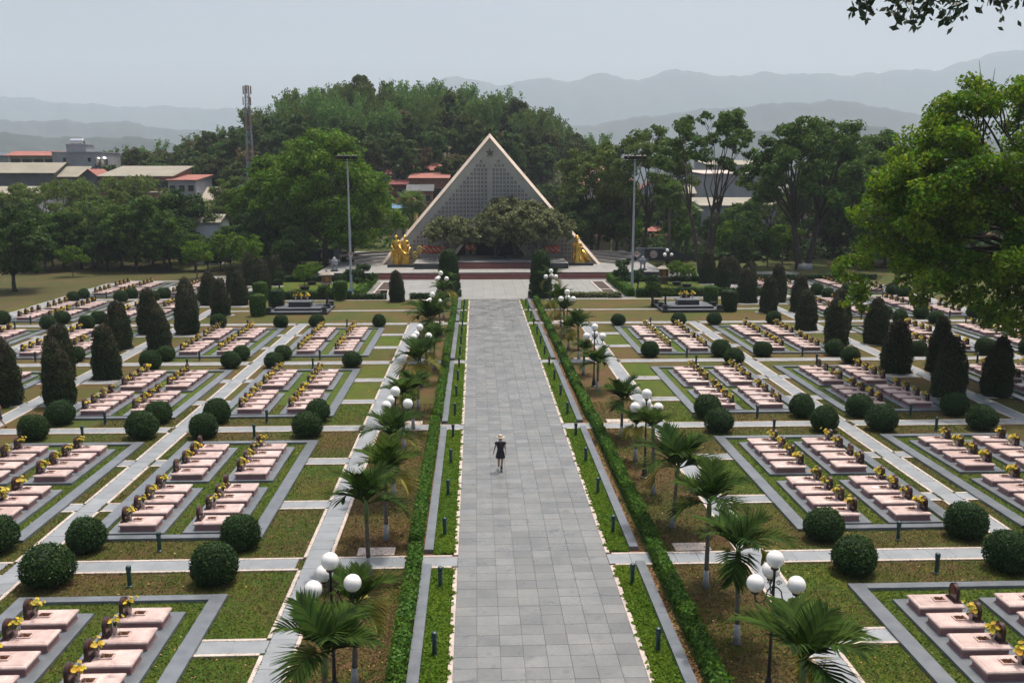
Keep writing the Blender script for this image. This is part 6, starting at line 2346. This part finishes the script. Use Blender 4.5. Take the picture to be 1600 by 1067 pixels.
b = MB()
nx, ny = 60, 40
for j in range(ny + 1):
    for i in range(nx + 1):
        x, y = -125 + 190 * i / nx, 195 + 220 * j / ny
        b.v.append((x, y, hill_z(x, y) - .55 + (.8 * math.sin(x * .2) * math.cos(y * .17) if hill_z(x, y) > 1 else -.3)))
for j in range(ny):
    for i in range(nx):
        a = j * (nx + 1) + i
        b.f.append((a, a + 1, a + nx + 2, a + nx + 1))
        b.m.append(0)
struct('wooded_hill_ground', b.mesh('wooded_hill_ground', M['hillsoil'], True))
HT = []
for i in range(4):
    HT.append(tree_meshes(200 + i, 10, dome(200 + i, 13, 3.8, 3.4, 6.0 + i * .5, (1.3, 2.1), .6, -.8), 3000, .50, M['bark'], M['leaf_hill'], .25, .3, 1, sub=6, twigs=0))


M['leaf_brown'] = leafmat('dry_brown_leaves', (0.12, 0.085, 0.045), 0.4, 0.012, 0.3, 0.8, (0.10, 0.11, 0.04), obj_hue=0.02)
HT.append(tree_meshes(209, 10, dome(209, 13, 3.8, 3.4, 6.4, (1.3, 2.1), .6, -.8), 2200, .46, M['bark_grey'], M['leaf_brown'], .25, .3, 1, sub=6, twigs=0))


def bamboo(seed):
    r = random.Random(seed)
    rn_ = np.random.default_rng(seed)
    b_ = MB()
    P, N_ = [], []
    for c in range(16):
        a = r.uniform(0, 6.28)
        H_ = r.uniform(10, 15.5)
        out = r.uniform(1.4, 4.4)
        pts = []
        for i in range(7):
            q = i / 6
            pts.append(Vector((math.cos(a) * (.5 + out * q ** 2.4), math.sin(a) * (.5 + out * q ** 2.4), H_ * (q - .10 * q ** 4))))
        b_.tube(pts, [.07, .065, .06, .05, .04, .03, .01], 4)
        for i in range(110):
            q = .28 + .72 * r.random() ** .8
            k = min(5, int(q * 6))
            p = pts[k].lerp(pts[k + 1], q * 6 - k)
            w_ = .55 * (1.15 - q) + .25
            P.append((p.x + r.gauss(0, w_), p.y + r.gauss(0, w_), p.z + r.gauss(-.15, .45)))
            N_.append((r.gauss(0, 1), r.gauss(0, 1), .3))
    return b_.mesh('trunk', M['palm_shaft']), leaf_mesh('crown', np.array(P), .36, M['leaf_bamboo'], np.array(N_), 2.2, .4, None, seed)


BB = [bamboo(400 + i) for i in range(4)]
rh = random.Random(99)
hp = []
tries = 0
while len(hp) < 285 and tries < 9000:
    tries += 1
    x, y = rh.uniform(-118, 58), rh.uniform(196, 318)
    z = hill_z(x, y)
    if z < 1.2 and not (y < 240 and rh.random() < .25):
        continue
    if z < .2:
        continue
    if any((x - a) ** 2 + (y - c) ** 2 < 26 for a, c, _ in hp):
        continue
    px, py = proj(x, y, z + 6)
    if 1000 < px or px < -30:
        continue
    hp.append((x, y, z))
hp.sort(key=lambda p: p[1])
first = {}
for i, (x, y, z) in enumerate(hp):
    crest = z > 17
    px, _ = proj(x, y, z)
    bam = crest and px > 380 and rh.random() < .9 or (not crest and rh.random() < .06)
    v = rh.randrange(4)
    key = ('b' if bam else 't', v)
    if bam:
        lab = 'tall feathery bamboo clump on the crest of the wooded hill' if crest else 'feathery bamboo clump low on the wooded hill'
        grp, nm, ct = ('bamboo on the hill crest' if crest else 'bamboo low on the hill'), 'bamboo_clump', 'bamboo'
    else:
        lab = 'dense green tree high on the wooded hill' if crest else 'dense green tree on the lower slope of the wooded hill'
        grp, nm, ct = ('trees high on the hill' if crest else 'trees on the lower hill slope'), 'hillside_tree', 'tree'
    me = BB[v] if bam else HT[v]
    if not bam and rh.random() < .13:
        me = HT[4]
        lab, grp = 'brownish half-dry tree on the wooded hill', 'brownish trees on the hill'
    sc = rh.uniform(.85, 1.2) if not bam else rh.uniform(.8, 1.08)
    if not crest and not bam:
        sc *= .8 if z > 4 else .62
    tree(nm, lab, ct, me, (x, y, z - .6), rh.uniform(0, 6.28), (sc, sc, sc * rh.uniform(.9, 1.1)), grp)
# thicket closing the gaps on the lower slope
P = []
rn3 = np.random.default_rng(8)
for i in range(1500):
    x, y = rn3.uniform(-115, 62), rn3.uniform(197, 300)
    z = hill_z(x, y)
    if z < .3 and (y > 235 or x < -60 and y > 215):
        continue
    n = 16
    P.append(np.c_[x + rn3.normal(size=n) * 1.5, y + rn3.normal(size=n) * 1.5, z + rn3.random(n) * 2.6])
P = np.concatenate(P)
tag(obj('hill_thicket', leaf_mesh('hill_thicket', P, .75, M['leaf_hill'], None, 1.3, 1, up=.4)), 'low scrub filling the ground between the hill trees', 'thicket', None, 'stuff')
P = []
for i in range(2100):
    px = rn3.uniform(-60, 1660)
    Y = rn3.uniform(140, 172)
    X, _ = at_y(px, 300, Y)
    if -22 < X < 25 and Y < 162:
        continue
    n = 14
    P.append(np.c_[X + rn3.normal(size=n) * .9, Y + rn3.normal(size=n) * .9, rn3.random(n) ** 1.3 * (1.6 + 1.8 * math.sin(px * .02) ** 2)])
P = np.concatenate(P)
tag(obj('undergrowth', leaf_mesh('undergrowth', P, .5, M['leaf_dark'], None, 1.4, 1, up=.3)), 'dark shrubby undergrowth below the trees round the gardens', 'undergrowth', None, 'stuff')
# small houses scattered among the trees of the town
hl = [(160, 262, 238), (186, 268, 232), (214, 262, 246), (246, 268, 240), (286, 276, 236), (330, 278, 244), (348, 284, 226), (604, 262, 236), (656, 292, 196), (676, 262, 230), (690, 272, 222), (906, 276, 214), (948, 286, 206), (972, 276, 226), (1020, 290, 214), (1070, 296, 204), (1222, 300, 222), (1300, 312, 214), (1376, 300, 224)]
rq = random.Random(4)
for i, (px, py, Yh) in enumerate(hl):
    wpx = rq.uniform(11, 19)
    building('town_house', f'{ORD[i + 1]} small tiled town house from the left, half hidden by trees', px - wpx, px + wpx, py + 6, Yh, rq.uniform(6, 9), rq.choice([M['wall_beige'], M['wall_white'], M['wall_grey'], M['brick'], M['wall_yellow']]),
             rq.choice(['gable', 'gable_y', 'shed']), rq.choice([M['tile_roof'], M['tile_roof'], M['beige_roof'], M['wall_dark'], M['brownroof']]), rq.uniform(1.0, 1.9), (rq.choice([2, 3]), 1), group='small town houses among the trees')
# belt of trees beyond the town on the right, and bushes behind the lawns
rh = random.Random(17)
for i in range(34):
    px = 905 + i * 21 + rh.uniform(-8, 8)
    Y = rh.uniform(165, 176) if i % 2 else rh.uniform(215, 250)
    if 1090 < px < 1250 and Y < 200:
        continue
    X, _ = at_y(px, 300, Y)
    sc = rh.uniform(.75, 1.05)
    tree('background_tree', 'dense green tree in the belt behind the right boundary wall', 'tree', HT[rh.randrange(4)], (X, Y, -.4), rh.uniform(0, 6), sc, 'trees behind the right boundary wall')
for i in range(26):
    px = -40 + i * 26 + rh.uniform(-8, 8)
    if 590 < px < 720 or px < 340:
        continue
    Y = rh.uniform(163, 172)
    X, _ = at_y(px, 300, Y)
    sc = rh.uniform(.35, .5)
    tree('background_tree', 'dark green tree in the belt between the left gardens and the town', 'tree', HT[rh.randrange(4)], (X, Y, -.4), rh.uniform(0, 6), sc, 'trees between the left gardens and the town')

# ------------------------------------------------------------------ mountains
def ridge(name, prof, D, depth, base, seed, rough, ext=400):
    """prof: skyline as (px, py) seen at distance D"""
    r = np.random.default_rng(seed)
    xs, zs = [], []
    for px, py in prof:
        X, Z = at_y(px, py, D)
        xs.append(X)
        zs.append(Z)
    n, m_ = 260, 34
    X = np.linspace(xs[0], xs[-1], n)
    Z = np.interp(X, xs, zs)
    Z = Z + D * .0011 * (np.sin(X / D * 190) * .6 + np.sin(X / D * 83 + seed) + .5 * np.sin(X / D * 417 + 2)) 
    def fbm(a, seed_):
        rr_ = np.random.default_rng(seed_)
        o = np.zeros_like(a)
        amp, f = 1.0, 1.0
        for k in range(5):
            ph = rr_.uniform(0, 6.28, 2)
            o += amp * np.sin(a * f + ph[0]) * .7 + amp * .3 * np.sin(a * f * 1.7 + ph[1])
            amp *= .5
            f *= 2.1
        return o
    b_ = MB()
    for j in range(m_):
        t = j / (m_ - 1)          # 0 front foot .. 0.6 crest .. 1 back foot
        y = D - depth * .6 + depth * t
        h = (t / .6) ** 1.15 if t < .6 else 1 - ((t - .6) / .4) ** 1.3
        spur = fbm(X / D * 40 + t * 3, seed + 5) * .10 * math.sin(math.pi * min(1, t / .6)) if t < .6 else 0
        zz = Z * h * (1 + spur) + rough * fbm(X / D * 160 + j * 1.3, seed + j // 2) * h * (0.0 if abs(t - .6) < .02 else .6)
        zz = np.where(True, zz, zz)
        for i in range(n):
            b_.v.append((X[i] * (y / D), y, float(zz[i]) - (3 if j in (0, m_ - 1) else 0) + base))
    for j in range(m_ - 1):
        for i in range(n - 1):
            a = j * n + i
            b_.f.append((a, a + 1, a + n + 1, a + n))
            b_.m.append(0)
    return struct(name, b_.mesh(name, M['mountain'], True))


ridge('far_mountains', [(-500, 160), (-100, 150), (0, 152), (50, 153), (110, 161), (160, 164), (230, 166), (330, 168), (380, 172), (430, 160), (455, 152), (490, 139), (505, 141), (530, 143), (560, 140), (600, 147), (640, 133), (680, 124), (710, 120), (740, 124), (790, 132), (830, 124), (860, 122), (900, 126), (932, 113), (960, 119), (1000, 124), (1040, 110), (1080, 110), (1120, 116), (1160, 120), (1195, 111), (1250, 115), (1340, 116), (1355, 110), (1378, 116), (1400, 109), (1440, 106), (1470, 109), (1500, 98), (1530, 90), (1555, 77), (1600, 79), (1700, 90), (2100, 130)], 5200, 2200, 0, 3, 10)
ridge('middle_mountains', [(-500, 185), (-100, 180), (0, 186), (30, 187), (60, 191), (100, 187), (150, 191), (190, 190), (260, 200), (400, 215), (700, 225), (950, 190), (1050, 176), (1150, 166), (1300, 156), (1380, 166), (1440, 182), (1550, 190), (2100, 180)], 2900, 1200, 0, 13, 8)
ridge('near_hills', [(-500, 218), (-100, 212), (0, 208), (60, 212), (130, 216), (200, 212), (320, 232), (700, 245), (960, 232), (1060, 216), (1120, 208), (1200, 203), (1290, 190), (1380, 200), (1450, 214), (1560, 218), (2100, 210)], 1500, 500, 0, 23, 5)

# ------------------------------------------------------------------ haze
b = MB().box(-7000, 7000, -300, 7600, -1.6, 900)
hz = obj('haze', b.mesh('haze', None))
hz.data.materials.clear()
m, n, out = mk('haze_volume')
pv = node(n, 'ShaderNodeVolumePrincipled')
pv.inputs['Color'].default_value = (0.77, 0.89, 1.0, 1)
pv.inputs['Density'].default_value = 0.00019
pv.inputs['Anisotropy'].default_value = 0.1
n.links.new(pv.outputs[0], out.inputs['Volume'])
hz.data.materials.append(m)
tag(hz, 'pale blue haze hanging over the valley and mountains', 'haze', None, 'stuff')
